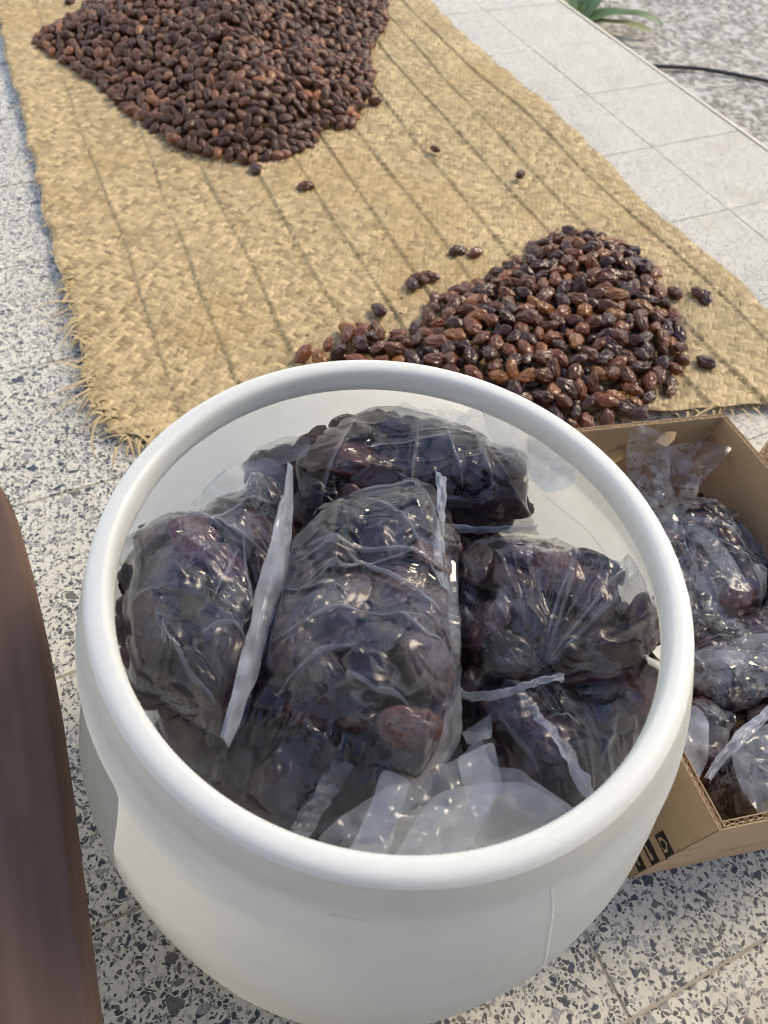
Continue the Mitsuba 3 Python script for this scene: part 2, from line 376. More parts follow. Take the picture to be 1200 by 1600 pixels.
tag('palm_mat', 'long straw coloured mat of sewn woven palm bands with frayed left edge', 'mat')
add('palm_mat__loose_strand', tube(smooth_line([(0.4334, 0.7597, 0.0140), (0.4716, 0.7883, 0.0140), (0.5043, 0.8087, 0.0140), (0.5354, 0.8280, 0.0140), (0.5534, 0.8305, 0.0140), (0.5742, 0.8403, 0.0140)], 30), 0.0016, 6), 'straw_fringe', smooth=True, label='thin loose pale strand at the near right corner of the mat')

# ------------------------------------------------------------------ dates
def date_mesh(seed, sub, L=0.0355, W=0.0195, H=0.0175):
    m = trimesh.creation.icosphere(subdivisions=sub)
    v = m.vertices.copy()
    x = v[:, 0].copy()
    q = np.stack([v[:, 0] * 1.3, v[:, 1] * 4.0, v[:, 2] * 4.0], -1)
    wr = np.abs(meshkit.noise(q + seed * 3.7, seed) - 0.5) * 2
    lump = meshkit.noise(v * 1.5 + seed * 9.1, seed + 5) - 0.5
    r = 1 + 0.42 * (wr - 0.35) + 0.50 * lump
    fat = (1 - 0.13 * x) * (1 - np.abs(x) ** 6 * 0.12)
    v = np.stack([x * L / 2 * (1 + 0.15 * lump), v[:, 1] * r * fat * W / 2, v[:, 2] * r * fat * H / 2 * (1 - 0.12 * np.sign(v[:, 2]))], -1)
    return trimesh.Trimesh(v, m.faces, process=False)

def frames(nrm, yaw, tilt, rng):
    z = nrm + rng.normal(0, tilt, nrm.shape)
    z /= np.linalg.norm(z, axis=1, keepdims=True)
    x = np.stack([np.cos(yaw), np.sin(yaw), 0 * yaw], -1)
    x = x - (x * z).sum(1, keepdims=True) * z
    x /= np.linalg.norm(x, axis=1, keepdims=True)
    return np.stack([x, np.cross(z, x), z], -1)          # columns

def scatter(poly, spacing, rng, tries=60000):
    x0, y0, x1, y1 = poly.bounds
    cand = rng.uniform((x0, y0), (x1, y1), (tries, 2))
    cand = cand[shapely.contains_xy(poly, cand[:, 0], cand[:, 1])]
    cell, out = {}, []
    for c in cand:
        k = (int(c[0] // spacing), int(c[1] // spacing))
        if all((c[0] - o[0]) ** 2 + (c[1] - o[1]) ** 2 >= spacing ** 2 for a in (-1, 0, 1) for b in (-1, 0, 1) for o in cell.get((k[0] + a, k[1] + b), ())):
            cell.setdefault(k, []).append(c)
            out.append(c)
    return np.array(out)

def merged(variants, pos, rot, scale, colors):
    """many dates as one mesh with a colour each"""
    V, F, C, at = [], [], [], 0
    for i in range(len(pos)):
        m = variants[i % len(variants)]
        V.append((m.vertices * scale[i]) @ rot[i].T + pos[i])
        F.append(m.faces + at)
        C.append(np.broadcast_to(colors[i], (len(m.vertices), 3)))
        at += len(m.vertices)
    return trimesh.Trimesh(np.vstack(V), np.vstack(F), process=False), np.vstack(C)

class Heap:
    def __init__(self, outline, height, width):
        self.poly = Polygon(outline).buffer(0)
        self.h, self.w = height, width
        self.line = self.poly.exterior
    def z(self, p):
        d = np.where(shapely.contains_xy(self.poly, p[:, 0], p[:, 1]), shapely.distance(shapely.points(p), self.line), 0)
        e = np.clip(d / self.w, 0, 1)
        return self.h * (1 - (1 - e) ** 1.6) * (0.8 + 0.4 * meshkit.noise(np.stack([p[:, 0] * 9, p[:, 1] * 9, p[:, 0] * 0], -1)))
    def normal(self, p, e=0.012):
        dx = (self.z(p + [e, 0]) - self.z(p - [e, 0])) / (2 * e)
        dy = (self.z(p + [0, e]) - self.z(p - [0, e])) / (2 * e)
        n = np.stack([-dx, -dy, np.ones(len(p))], -1)
        return n / np.linalg.norm(n, axis=1, keepdims=True)

NEAR_DATES = [date_mesh(s, 3) for s in range(1, 7)]
NEAR_PLY = [{k: mikit.ply(m, k, smooth=True) for k in DATE_SKINS} for m in NEAR_DATES[:6]]
FAR_DATES = [date_mesh(s, 2, 0.0315, 0.018, 0.0168) for s in range(20, 26)]
MAT_TOP = 0.014

def place_date(p, R, s, skin, variant, label, group=None):
    key = numbered('date', USED)
    M = np.eye(4)
    M[:3, :3] = R * s
    M[:3, 3] = p
    scene[key] = {**NEAR_PLY[variant][skin], 'to_world': T(M.tolist())}
    tag(key, label, 'date', group)

def pick_skin(rng, w=(0.32, 0.31, 0.26, 0.11)):
    return list(DATE_SKINS)[rng.choice(4, p=w)]

rng = np.random.default_rng(21)
near_outline = [(-0.1445, 0.8010, 0.0200), (-0.1184, 0.8190, 0.0200), (-0.0674, 0.8825, 0.0200), (-0.0268, 0.8705, 0.0200), (0.0129, 0.8645, 0.0200), (0.0369, 0.9455, 0.0200), (0.0687, 0.9833, 0.0200), (0.1104, 1.0068, 0.0200), (0.1643, 1.0555, 0.0200), (0.1990, 1.1163, 0.0200), (0.2467, 1.1686, 0.0200), (0.2947, 1.1968, 0.0200), (0.3447, 1.1773, 0.0200), (0.3919, 1.1426, 0.0200), (0.4305, 1.0986, 0.0200), (0.4316, 1.0199, 0.0200), (0.4362, 0.9319, 0.0200), (0.4400, 0.8655, 0.0200), (0.4129, 0.8196, 0.0200), (0.3642, 0.7794, 0.0200), (0.3363, 0.7434, 0.0200), (0.2826, 0.7089, 0.0200), (0.2179, 0.6787, 0.0200), (0.1295, 0.6671, 0.0200), (0.0217, 0.7132, 0.0200), (-0.0558, 0.7672, 0.0200), (-0.1123, 0.7726, 0.0200)]
near = Heap([p[:2] for p in near_outline], 0.034, 0.13)
pts = scatter(near.poly, 0.0204, rng)
zz = near.z(pts)
order = np.argsort(-pts[:, 1])
pts, zz = pts[order], zz[order]
R_ = frames(near.normal(pts), rng.uniform(0, 2 * np.pi, len(pts)), 0.33, rng)
lim = 285
for i in range(len(pts)):
    if i >= lim:
        break
    skin = pick_skin(rng)
    place_date([pts[i, 0], pts[i, 1], MAT_TOP + 0.008 + zz[i] + rng.uniform(-0.003, 0.004)], R_[i], rng.uniform(0.80, 1.18), skin, int(rng.integers(6)),
               {'date_black': 'blackish glossy', 'date_brown': 'dark brown glossy', 'date_red': 'reddish brown glossy', 'date_amber': 'amber coloured'}[skin] + ' dried date in the smaller near heap on the mat',
               {'date_black': 'blackish', 'date_brown': 'dark brown', 'date_red': 'reddish', 'date_amber': 'amber'}[skin] + ' dates of the near heap')
# the layer under them that shows in the gaps, and what is left of the heap
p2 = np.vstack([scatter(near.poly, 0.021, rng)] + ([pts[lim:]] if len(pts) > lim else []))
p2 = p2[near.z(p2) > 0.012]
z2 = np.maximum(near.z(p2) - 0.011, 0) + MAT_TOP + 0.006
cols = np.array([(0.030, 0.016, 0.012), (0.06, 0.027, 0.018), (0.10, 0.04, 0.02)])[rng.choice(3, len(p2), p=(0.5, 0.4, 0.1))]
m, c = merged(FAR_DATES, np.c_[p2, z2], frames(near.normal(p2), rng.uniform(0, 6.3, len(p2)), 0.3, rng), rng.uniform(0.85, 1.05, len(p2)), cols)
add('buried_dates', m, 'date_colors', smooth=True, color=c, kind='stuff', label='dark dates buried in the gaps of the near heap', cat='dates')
print('near heap dates', len(pts))

STRAYS = [((742, 400), 'single dark date at the upper left edge of the near heap'), ((715, 397), 'small dark date just left of another, above the near heap'),
          ((655, 440), 'dark date in the small cluster left of the near heap, its upper one'), ((644, 448), 'black date lowest in the small cluster left of the near heap'),
          ((672, 437), 'date at the right of the small cluster left of the near heap'), ((592, 489), 'lone dark date on the straw left of the near heap'),
          ((1090, 464), 'dark date lying farthest right on the mat, upper of a pair'), ((1100, 470), 'black date farthest right on the mat, lower of a pair'),
          ((1052, 462), 'black date just off the right side of the near heap'), ((1100, 570), 'lone dark brown date at the lower right of the near heap'),
          ((1045, 612), 'round black date below the right end of the near heap'), ((996, 650), 'lone dark date by the back wall of the cardboard box'),
          ((680, 238), 'tiny lone date in the middle of the mat between the two heaps'), ((812, 277), 'lone date on the right bands of the mat'),
          ((478, 296), 'lone dark date on the mat below the far heap'), ((400, 268), 'dark date just below the tip of the far heap'),
          ((586, 162), 'date just off the right side of the far heap'), ((110, 6), 'lone date on the mat at the upper left of the picture'),
          ((1000, 604), 'reddish date below the right part of the near heap'), ((1048, 545), 'pale split date at the right side of the near heap')]
STRAY_AT = [(0.1128, 1.0985, 0.0160), (0.0828, 1.0992, 0.0160), (0.0207, 1.0117, 0.0160), (0.0099, 0.9963, 0.0160), (0.0384, 1.0198, 0.0160), (-0.0387, 0.9214, 0.0160), (0.4887, 1.0443, 0.0160), (0.4978, 1.0355, 0.0160), (0.4472, 1.0413, 0.0160), (0.4678, 0.8740, 0.0160), (0.4027, 0.8061, 0.0160), (0.3485, 0.7489, 0.0160), (0.0317, 1.4365, 0.0160), (0.1995, 1.3727, 0.0160), (-0.2024, 1.2551, 0.0160), (-0.3036, 1.2999, 0.0160), (-0.1050, 1.6172, 0.0160), (-0.8863, 1.9790, 0.0160), (0.3605, 0.8110, 0.0160), (0.4211, 0.9040, 0.0160)]
for i, ((_, text), p) in enumerate(zip(STRAYS, STRAY_AT)):
    R = frames(np.array([[0, 0, 1.0]]), rng.uniform(0, 6.3, 1), 0.12, rng)[0]
    skin = 'date_amber' if i == 19 else 'date_red' if i == 18 else 'date_black' if i % 2 else 'date_brown'
    place_date([p[0], p[1], MAT_TOP + 0.009], R, (0.72 if i in (12, 13) else 0.95), skin, i % 6, text)

# crumbs and bits of skin that fell off the dates, and loose straw fibres
crumbs = []
for k in range(170):
    if k < 110:
        c_ = near_outline[rng.integers(len(near_outline))][:2] + rng.normal(0, 0.035, 2)
    else:
        c_ = MO + rng.uniform(0.05, 0.95) * EU + rng.uniform(0.1, 1.2) * EV
    g = trimesh.creation.icosphere(subdivisions=1, radius=1.0)
    g.vertices = g.vertices * rng.uniform(0.0008, 0.0024, 3) * [1.3, 1, 0.7]
    g.apply_translation((c_[0], c_[1], MAT_TOP + 0.001))
    crumbs.append(g)
add('date_crumbs', trimesh.util.concatenate(crumbs), 'date_brown', smooth=True, kind='stuff', label='tiny dark crumbs fallen from the dates onto the mat', cat='crumbs')
fib = []
for k in range(60):
    g = MO + rng.uniform(0.0, 1.0) * EU + rng.uniform(-0.05, 1.3) * EV
    a = rng.uniform(0, 2 * np.pi)
    fib.append(strip((g[0], g[1], MAT_TOP + rng.uniform(0.0, 0.004)), (math.cos(a), math.sin(a)), rng.uniform(0.012, 0.05), rng.uniform(0.0005, 0.0011), rng.normal(0, 0.6), 0.003))
add('palm_mat__loose_fibres', trimesh.util.concatenate(fib), 'straw_fringe', smooth=True, kind='stuff')

far_outline = [(-0.8842, 1.7417, 0.0200), (-0.8763, 1.8003, 0.0200), (-0.8494, 1.8737, 0.0200), (-0.8356, 1.9716, 0.0200), (-0.8332, 2.0907, 0.0200), (-0.7954, 2.3385, 0.0200), (-0.6757, 2.5932, 0.0200), (-0.4488, 2.7231, 0.0200), (-0.2350, 2.5529, 0.0200), (-0.1379, 2.2748, 0.0200), (-0.1148, 2.0227, 0.0200), (-0.1364, 1.9593, 0.0200), (-0.1439, 1.8232, 0.0200), (-0.1170, 1.7034, 0.0200), (-0.1372, 1.5782, 0.0200), (-0.1459, 1.5063, 0.0200), (-0.2059, 1.4806, 0.0200), (-0.2109, 1.4220, 0.0200), (-0.2310, 1.3853, 0.0200), (-0.2629, 1.3497, 0.0200), (-0.3078, 1.3244, 0.0200), (-0.3706, 1.3315, 0.0200), (-0.4230, 1.3456, 0.0200), (-0.4642, 1.3622, 0.0200), (-0.4990, 1.3906, 0.0200), (-0.5610, 1.4408, 0.0200), (-0.6314, 1.5033, 0.0200), (-0.6991, 1.5916, 0.0200), (-0.7498, 1.6207, 0.0200), (-0.8133, 1.6836, 0.0200)]
heap = Heap([p[:2] for p in far_outline], 0.115, 0.42)
P3, Z3 = [], []
for drop, gap in ((0.0, 0.0165), (0.012, 0.021)):
    q = scatter(heap.poly, gap, rng, 120000)
    P3.append(q)
    Z3.append(np.maximum(heap.z(q) - drop, 0) + MAT_TOP + 0.008 + rng.uniform(-0.003, 0.005, len(q)))
P3, Z3 = np.vstack(P3), np.concatenate(Z3)
cols = np.array([(0.075, 0.033, 0.021), (0.125, 0.055, 0.033), (0.185, 0.080, 0.045), (0.28, 0.115, 0.052)])[rng.choice(4, len(P3), p=(0.42, 0.38, 0.15, 0.05))] * rng.uniform(0.8, 1.2, (len(P3), 1))
m, c = merged(FAR_DATES, np.c_[P3, Z3], frames(heap.normal(P3), rng.uniform(0, 6.3, len(P3)), 0.33, rng), rng.uniform(0.85, 1.1, len(P3)), cols)
add('date_heap', m, 'dry_date_colors', smooth=True, color=c, kind='stuff', label='big far heap of dull brown dried dates on the mat', cat='dates')
print('far heap dates', len(P3))

# ------------------------------------------------------------------ white drum
DC = np.array([0.0067, 0.2147])
def oval(th, z=0.40):
    return 1 + (0.0113 * np.cos(2 * th) - 0.0214 * np.sin(2 * th)) * smooth01((z - 0.28) / 0.10)
PZ = [(0.0, 0.196), (0.006, 0.203), (0.02, 0.2075), (0.06, 0.2105), (0.12, 0.211), (0.18, 0.2098), (0.21, 0.2086), (0.24, 0.2064), (0.27, 0.2032), (0.30, 0.1970), (0.33, 0.1888), (0.355, 0.1825), (0.375, 0.1755), (0.390, 0.1700), (0.396, 0.1677), (0.401, 0.1657), (0.4042, 0.1645)]
def wrap(a):
    return (a + np.pi) % (2 * np.pi) - np.pi
def outer_r(th, z):
    r = np.interp(z, [a for a, b in PZ], [b for a, b in PZ]) + 0.005 * np.exp(-(wrap(th - math.radians(-175)) / 0.5) ** 2) * np.exp(-((np.asarray(z) - 0.245) / 0.04) ** 2)
    for mid, half in ((math.radians(-161), math.radians(22)), (math.radians(31), math.radians(25))):
        w = 1 - smooth01((np.abs(wrap(th - mid)) - half) / math.radians(4))
        depth = smooth01((z - 0.243) / 0.018) * (1 - smooth01((z - 0.352) / 0.008))
        r = r - w * depth * np.maximum(r - (0.173 - 0.32 * np.clip(0.352 - z, 0, 0.075)), 0)
    return r
nt = 360
th = np.arange(nt) * 2 * np.pi / nt
zo = np.r_[0.0, 0.003, 0.008, 0.014, 0.02, np.linspace(0.03, 0.235, 18), np.linspace(0.242, 0.4042, 86)]
rows = []
for z in zo:
    r = outer_r(th, z) * oval(th, z)
    rows.append(np.stack([DC[0] + r * np.cos(th), DC[1] + r * np.sin(th), np.full(nt, z)], -1))
for f in (0.98, 0.6, 0.2, 0.001):        # the floor of the drum; its wall is one shell of translucent plastic
    rows.insert(0, np.stack([DC[0] + 0.196 * f * np.cos(th), DC[1] + 0.196 * f * np.sin(th), np.full(nt, 0.001)], -1))
V = np.array(rows)
add('plastic_drum__body', trimesh.Trimesh(V.reshape(-1, 3), grid_faces(len(rows), nt, True)[:, ::-1], process=False), 'white_plastic', smooth=True)
rim = np.array([(0.1600, 0.3890), (0.1550, 0.3885), (0.1520, 0.3900), (0.1512, 0.3950), (0.1507, 0.4030), (0.1512, 0.4066), (0.1525, 0.4086), (0.1548, 0.4096), (0.1580, 0.4098), (0.1603, 0.4094), (0.1622, 0.4082), (0.1637, 0.4060), (0.1646, 0.4040)])
rows = [np.stack([DC[0] + r * oval(th) * np.cos(th), DC[1] + r * oval(th) * np.sin(th), np.full(nt, z)], -1) for r, z in rim]
add('plastic_drum__rim', trimesh.Trimesh(np.array(rows).reshape(-1, 3), grid_faces(len(rows), nt, True), process=False), 'white_rim', smooth=True)
ts = np.linspace(0.02, 0.384, 60)
a0 = np.radians(-60.8 + 5 * (0.40 - ts) / 0.2)
c = np.stack([DC[0] + outer_r(a0, ts) * oval(a0, ts) * np.cos(a0), DC[1] + outer_r(a0, ts) * oval(a0, ts) * np.sin(a0), ts], -1)
add('plastic_drum__mould_seam', tube(c, 0.0006, 6), 'white_rim', smooth=True, label='fine raised mould seam down the front of the drum')
tag('plastic_drum', 'open white plastic drum filled with clear bags of dates', 'drum')

# ------------------------------------------------------------------ bags of dates
def local_frame(P):
    c = P.mean(0)
    w = np.linalg.svd(P - c)[2][2]
    w = w if w[2] > 0 else -w
    u = np.array([1.0, 0, 0]) - w[0] * w
    u /= np.linalg.norm(u)
    return c, np.stack([u, np.cross(w, u), w])          # rows

BAG_COLS = np.array([(0.022, 0.013, 0.017), (0.040, 0.019, 0.023), (0.062, 0.023, 0.026), (0.085, 0.034, 0.028), (0.050, 0.024, 0.043)])
INNER_DATES = [date_mesh(s, 3, 0.039, 0.027, 0.017) for s in range(40, 46)]

def crease_field(U, V, segs):
    out = np.zeros_like(U)
    for (x0, y0, x1, y1, amp, w) in segs:
        d = np.array([x1 - x0, y1 - y0])
        L = np.hypot(*d) + 1e-9
        d /= L
        s = ((U - x0) * d[0] + (V - y0) * d[1]) / L
        q = -(U - x0) * d[1] + (V - y0) * d[0]
        q = q - 0.03 * L * np.sin(np.pi * np.clip(s, 0, 1)) * np.sign(amp) + 0.0005 * np.sin(s * 9 + x0 * 300)
        out += abs(amp) * np.exp(-np.abs(q / w) ** 1.4) * np.clip(np.sin(np.pi * np.clip(s, 0, 1)), 0, 1) ** 0.6
    return out

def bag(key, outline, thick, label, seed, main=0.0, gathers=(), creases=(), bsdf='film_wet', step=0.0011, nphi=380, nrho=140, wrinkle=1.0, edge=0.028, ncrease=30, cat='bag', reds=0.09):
    rng = np.random.default_rng(seed)
    P = np.array(outline, float)
    c, B = local_frame(P)
    ol = resample((P - c) @ B.T, 420)[:, :2]
    ol = ndimage.gaussian_filter1d(ol, 3.0, axis=0, mode='wrap')
    poly = Polygon(ol).buffer(0)
    x0, y0, x1, y1 = poly.bounds
    gu, gv = np.arange(x0 - 0.01, x1 + 0.01, step), np.arange(y0 - 0.01, y1 + 0.01, step)
    U, V = np.meshgrid(gu, gv, indexing='ij')
    inside = shapely.contains_xy(poly, U, V)
    d = np.where(inside, cKDTree(ol).query(np.stack([U, V], -1).reshape(-1, 2))[0].reshape(U.shape), 0)
    e = np.clip(d / edge, 0, 1)
    h0 = thick * (1 - (1 - e) ** 2.2) ** 0.6 * (0.85 + 0.3 * meshkit.noise(np.stack([U * 22, V * 22, U * 0 + seed], -1)))
    # the dates: an upper layer pressed against the film
    q = scatter(poly.buffer(-0.011), 0.0228, rng, 20000)
    ij = np.clip(np.round((q - [gu[0], gv[0]]) / step).astype(int), 0, np.array(U.shape) - 1)
    zc = h0[ij[:, 0], ij[:, 1]] - 0.0112 + rng.uniform(-0.0020, 0.0008, len(q))
    gx, gy = np.gradient(ndimage.gaussian_filter(h0, 4), step)
    nrm = np.stack([-gx[ij[:, 0], ij[:, 1]], -gy[ij[:, 0], ij[:, 1]], np.ones(len(q))], -1)
    nrm /= np.linalg.norm(nrm, axis=1, keepdims=True)
    yaw = main + rng.normal(0, 0.9, len(q))
    R = frames(nrm, yaw, 0.14, rng)
    sc = rng.uniform(0.9, 1.12, len(q))
    cols = BAG_COLS[rng.choice(5, len(q), p=(0.42, 0.58 - reds, reds * 0.6, reds * 0.15, reds * 0.25))] * rng.uniform(0.8, 1.25, (len(q), 1))
    # and a skirt of dates down the flanks, behind the film
    Qs, Ns, Zs, Ys = [], [], [], []
    for inset, frac in ((0.0135, 0.10), (0.0125, -0.22)):
        g_ = poly.buffer(-inset)
        g_ = max(getattr(g_, 'geoms', [g_]), key=lambda a: a.area)
        n_ = int(g_.exterior.length / 0.023)
        lp = resample(np.array(g_.exterior.coords)[:-1], n_)
        tg = np.roll(lp, -1, axis=0) - np.roll(lp, 1, axis=0)
        tg /= np.linalg.norm(tg, axis=1, keepdims=True)
        sgn = 1 if g_.exterior.is_ccw else -1
        Qs.append(lp); Zs.append(np.full(n_, frac * thick) + rng.uniform(-0.003, 0.003, n_))
        Ns.append(np.c_[sgn * tg[:, 1], -sgn * tg[:, 0], np.full(n_, 0.6)]); Ys.append(np.arctan2(tg[:, 1], tg[:, 0]) + rng.normal(0, 0.3, n_))
    Qs, Ns, Zs, Ys = np.vstack(Qs), np.vstack(Ns), np.concatenate(Zs), np.concatenate(Ys)
    Ns /= np.linalg.norm(Ns, axis=1, keepdims=True)
    cs = BAG_COLS[rng.choice(5, len(Qs), p=(0.42, 0.30, 0.10, 0.02, 0.16))] * rng.uniform(0.8, 1.25, (len(Qs), 1))
    m, colv = merged(INNER_DATES, np.vstack([np.c_[q, zc], np.c_[Qs, Zs]]), np.concatenate([R, frames(Ns, Ys, 0.12, rng)]), np.concatenate([sc, np.full(len(Qs), 0.92)]), np.vstack([cols, cs]))
    # height of the dates seen from above
    top = np.full(U.shape, -1.0)
    for k in range(len(q)):
        r = int(0.022 / step)
        a0, a1, b0, b1 = max(ij[k, 0] - r, 0), ij[k, 0] + r + 1, max(ij[k, 1] - r, 0), ij[k, 1] + r + 1
        du, dv = U[a0:a1, b0:b1] - q[k, 0], V[a0:a1, b0:b1] - q[k, 1]
        lx, ly = R[k][0, 0] * du + R[k][1, 0] * dv, R[k][0, 1] * du + R[k][1, 1] * dv
        f = 1 - (lx / (0.0195 * sc[k])) ** 2 - (ly / (0.0133 * sc[k])) ** 2
        plane = zc[k] - (nrm[k, 0] * du + nrm[k, 1] * dv) / nrm[k, 2]
        top[a0:a1, b0:b1] = np.maximum(top[a0:a1, b0:b1], np.where(f > 0, plane + 0.0105 * sc[k] * np.sqrt(np.clip(f, 0, 1)), -1))
    rad = int(0.026 / step)
    yy, xx = np.mgrid[-rad:rad + 1, -rad:rad + 1]
    low = np.maximum(top, h0 - 0.012)
    F = ndimage.grey_closing(low, footprint=(xx ** 2 + yy ** 2 <= rad ** 2))
    F = ndimage.gaussian_filter(np.maximum(F, h0 - 0.002), 0.0032 / step) + 0.0014
    # wrinkles: long creases, gathered folds, fine crinkle
    segs = []
    for (p0, p1, amp, w) in creases:
        p0, p1 = (np.array(p0) - c) @ B.T, (np.array(p1) - c) @ B.T
        segs.append((p0[0], p0[1], p1[0], p1[1], amp, w))
    for (gp, n_, a0_, a1_, lo, hi) in gathers:
        gx_, gy_ = ((np.array(gp) - c) @ B.T)[:2]
        for t in np.linspace(a0_, a1_, n_):
            t += rng.normal(0, 0.06)
            L = rng.uniform(lo, hi)
            s0 = rng.uniform(0.002, 0.02)
            segs.append((gx_ + s0 * math.cos(t), gy_ + s0 * math.sin(t), gx_ + L * math.cos(t), gy_ + L * math.sin(t), rng.choice([-1, 1]) * rng.uniform(0.0018, 0.0042), rng.uniform(0.0014, 0.0028)))
    for k in range(ncrease):
        cx, cy = q[rng.integers(len(q))]
        t, L = main + rng.normal(0, 0.45), rng.uniform(0.02, 0.075)
        segs.append((cx - L / 2 * math.cos(t), cy - L / 2 * math.sin(t), cx + L / 2 * math.cos(t), cy + L / 2 * math.sin(t), rng.choice([-1, 1]) * rng.uniform(0.0008, 0.0026), rng.uniform(0.0010, 0.0022)))
    ca, sa = math.cos(main), math.sin(main)
    A, Bc = U * ca + V * sa, -U * sa + V * ca
    for (gp, *_ ) in gathers:                          # pleats run out from a gather
        gx_, gy_ = ((np.array(gp) - c) @ B.T)[:2]
        A, Bc = np.hypot(U - gx_, V - gy_), 0.075 * np.arctan2(V - gy_, U - gx_)
    warp = 0.016 * meshkit.noise(np.stack([U * 30, V * 30, U * 0 + seed + 4.0], -1))
    def ridge(fa, fb, k):
        return (1 - 2 * np.abs(meshkit.noise(np.stack([A * fa + seed, (Bc + warp) * fb + k, U * 0 + k], -1), seed + k) - 0.5)) ** 6
    where = meshkit.noise(np.stack([U * 26, V * 26, U * 0 + seed + 9.0], -1))
    facet = np.zeros_like(U)
    for k in range(14):                                # flat spans of film meeting in sharp edges
        t = main + rng.normal(0, 0.8)
        o = rng.uniform((x0, y0), (x1, y1))
        s_ = (U - o[0]) * math.sin(t) - (V - o[1]) * math.cos(t)
        facet += rng.choice([-1, 1]) * rng.uniform(0.04, 0.14) * np.abs(s_) * np.exp(-((U - o[0]) ** 2 + (V - o[1]) ** 2) / 0.045 ** 2)
    F = F + wrinkle * (crease_field(U, V, segs) + 2.0 * facet + 0.0032 * ridge(10, 48, 1) * np.clip(2 * where - 0.4, 0, 1) + 0.0013 * ridge(6, 100, 3) + 0.0005 * ridge(30, 150, 2) * np.clip(1.4 - 2 * where, 0, 1))
    fade = np.clip(d / 0.006, 0, 1)
    F = np.where(d > 0.0008, np.maximum(F * fade * (2 - fade), top + 0.0006), 0)
    # doubled pleats of film standing along the creases
    pleats = []
    for (xa, ya, xb, yb, amp, w) in segs:
        if abs(amp) < 0.0023:
            continue
        t = np.linspace(0, 1, 26)
        dx, dy = xb - xa, yb - ya
        Ls = math.hypot(dx, dy) + 1e-9
        off = 0.03 * Ls * np.sin(np.pi * t) * np.sign(amp) - 0.0005 * np.sin(t * 9 + xa * 300)
        px, py = xa + dx * t - dy / Ls * off, ya + dy * t + dx / Ls * off
        ww = (0.0003 + 0.28 * abs(amp)) * np.sin(np.pi * t) ** 0.7 * (0.6 + 0.8 * meshkit.noise(np.stack([t * 6, t * 0 + xa * 900, t * 0], -1)))
        rows_ = []
        for sd in (-1, -0.3, 0.5, 1):
            qx, qy = px - dy / Ls * ww * sd, py + dx / Ls * ww * sd
            zz_ = ndimage.map_coordinates(F, [(qx - gu[0]) / step, (qy - gv[0]) / step], order=1, mode='nearest') + 0.0004 + 0.0005 * (1 - sd * sd)
            rows_.append(np.stack([qx, qy, zz_], -1))
        ok = shapely.contains_xy(poly.buffer(-0.002), px, py)
        if ok.all():
            pleats.append(trimesh.Trimesh(np.array(rows_).reshape(-1, 3) @ B + c, grid_faces(4, 26), process=False))
    if pleats:
        add(key + '__pleats', trimesh.util.concatenate(pleats), 'film_pleat', smooth=True, kind='stuff')
    # film mesh: rings from the middle out to the outline, then the underside
    ring = resample(ol, nphi)
    ctr = np.array(poly.representative_point().coords[0]) if not poly.contains(poly.centroid) else np.array(poly.centroid.coords[0])
    rho = np.linspace(0, 1, nrho) ** 0.85
    XY = ctr + rho[:, None, None] * (ring - ctr)
    idx = np.stack([(XY[..., 0] - gu[0]) / step, (XY[..., 1] - gv[0]) / step])
    Zt = ndimage.map_coordinates(F, idx, order=1, mode='nearest')
    Zt[-1] = 0
    rb = np.linspace(1, 0, 16)[1:]
    XYb = ctr + rb[:, None, None] * (ring - ctr)
    Zb = -0.55 * thick * (1 - rb ** 2.4)[:, None] ** 0.6 * np.ones(nphi)
    L3 = np.vstack([np.concatenate([XY, Zt[..., None]], -1), np.concatenate([XYb, Zb[..., None]], -1)])
    Wv = L3.reshape(-1, 3) @ B + c
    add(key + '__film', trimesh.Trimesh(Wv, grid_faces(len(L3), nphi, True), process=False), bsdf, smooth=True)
    # more dates fill the bag under those that touch the film
    deep, dcol = [], []
    for k_, dz in enumerate((0.015, 0.031)):
        q3 = scatter(poly.buffer(-0.008 - 0.004 * k_), 0.0165, rng, 20000)
        i3 = np.clip(np.round((q3 - [gu[0], gv[0]]) / step).astype(int), 0, np.array(U.shape) - 1)
        z3 = np.maximum(h0[i3[:, 0], i3[:, 1]] - 0.0112 - dz, -0.35 * thick) + rng.uniform(-0.002, 0.002, len(q3))
        m3, c3 = merged(FAR_DATES, np.c_[q3, z3], frames(np.tile([0, 0, 1.0], (len(q3), 1)), rng.uniform(0, 6.3, len(q3)), 0.3, rng), np.full(len(q3), 1.12), BAG_COLS[rng.choice(5, len(q3), p=(0.42, 0.36, 0.06, 0.01, 0.15))])
        deep.append(m3); dcol.append(c3)
    allm = trimesh.util.concatenate([m] + deep)
    add(key + '__dates', trimesh.Trimesh(allm.vertices @ B + c, allm.faces, process=False), 'date_colors', smooth=True, color=np.vstack([colv] + dcol), kind='stuff')
    tag(key, label, cat)

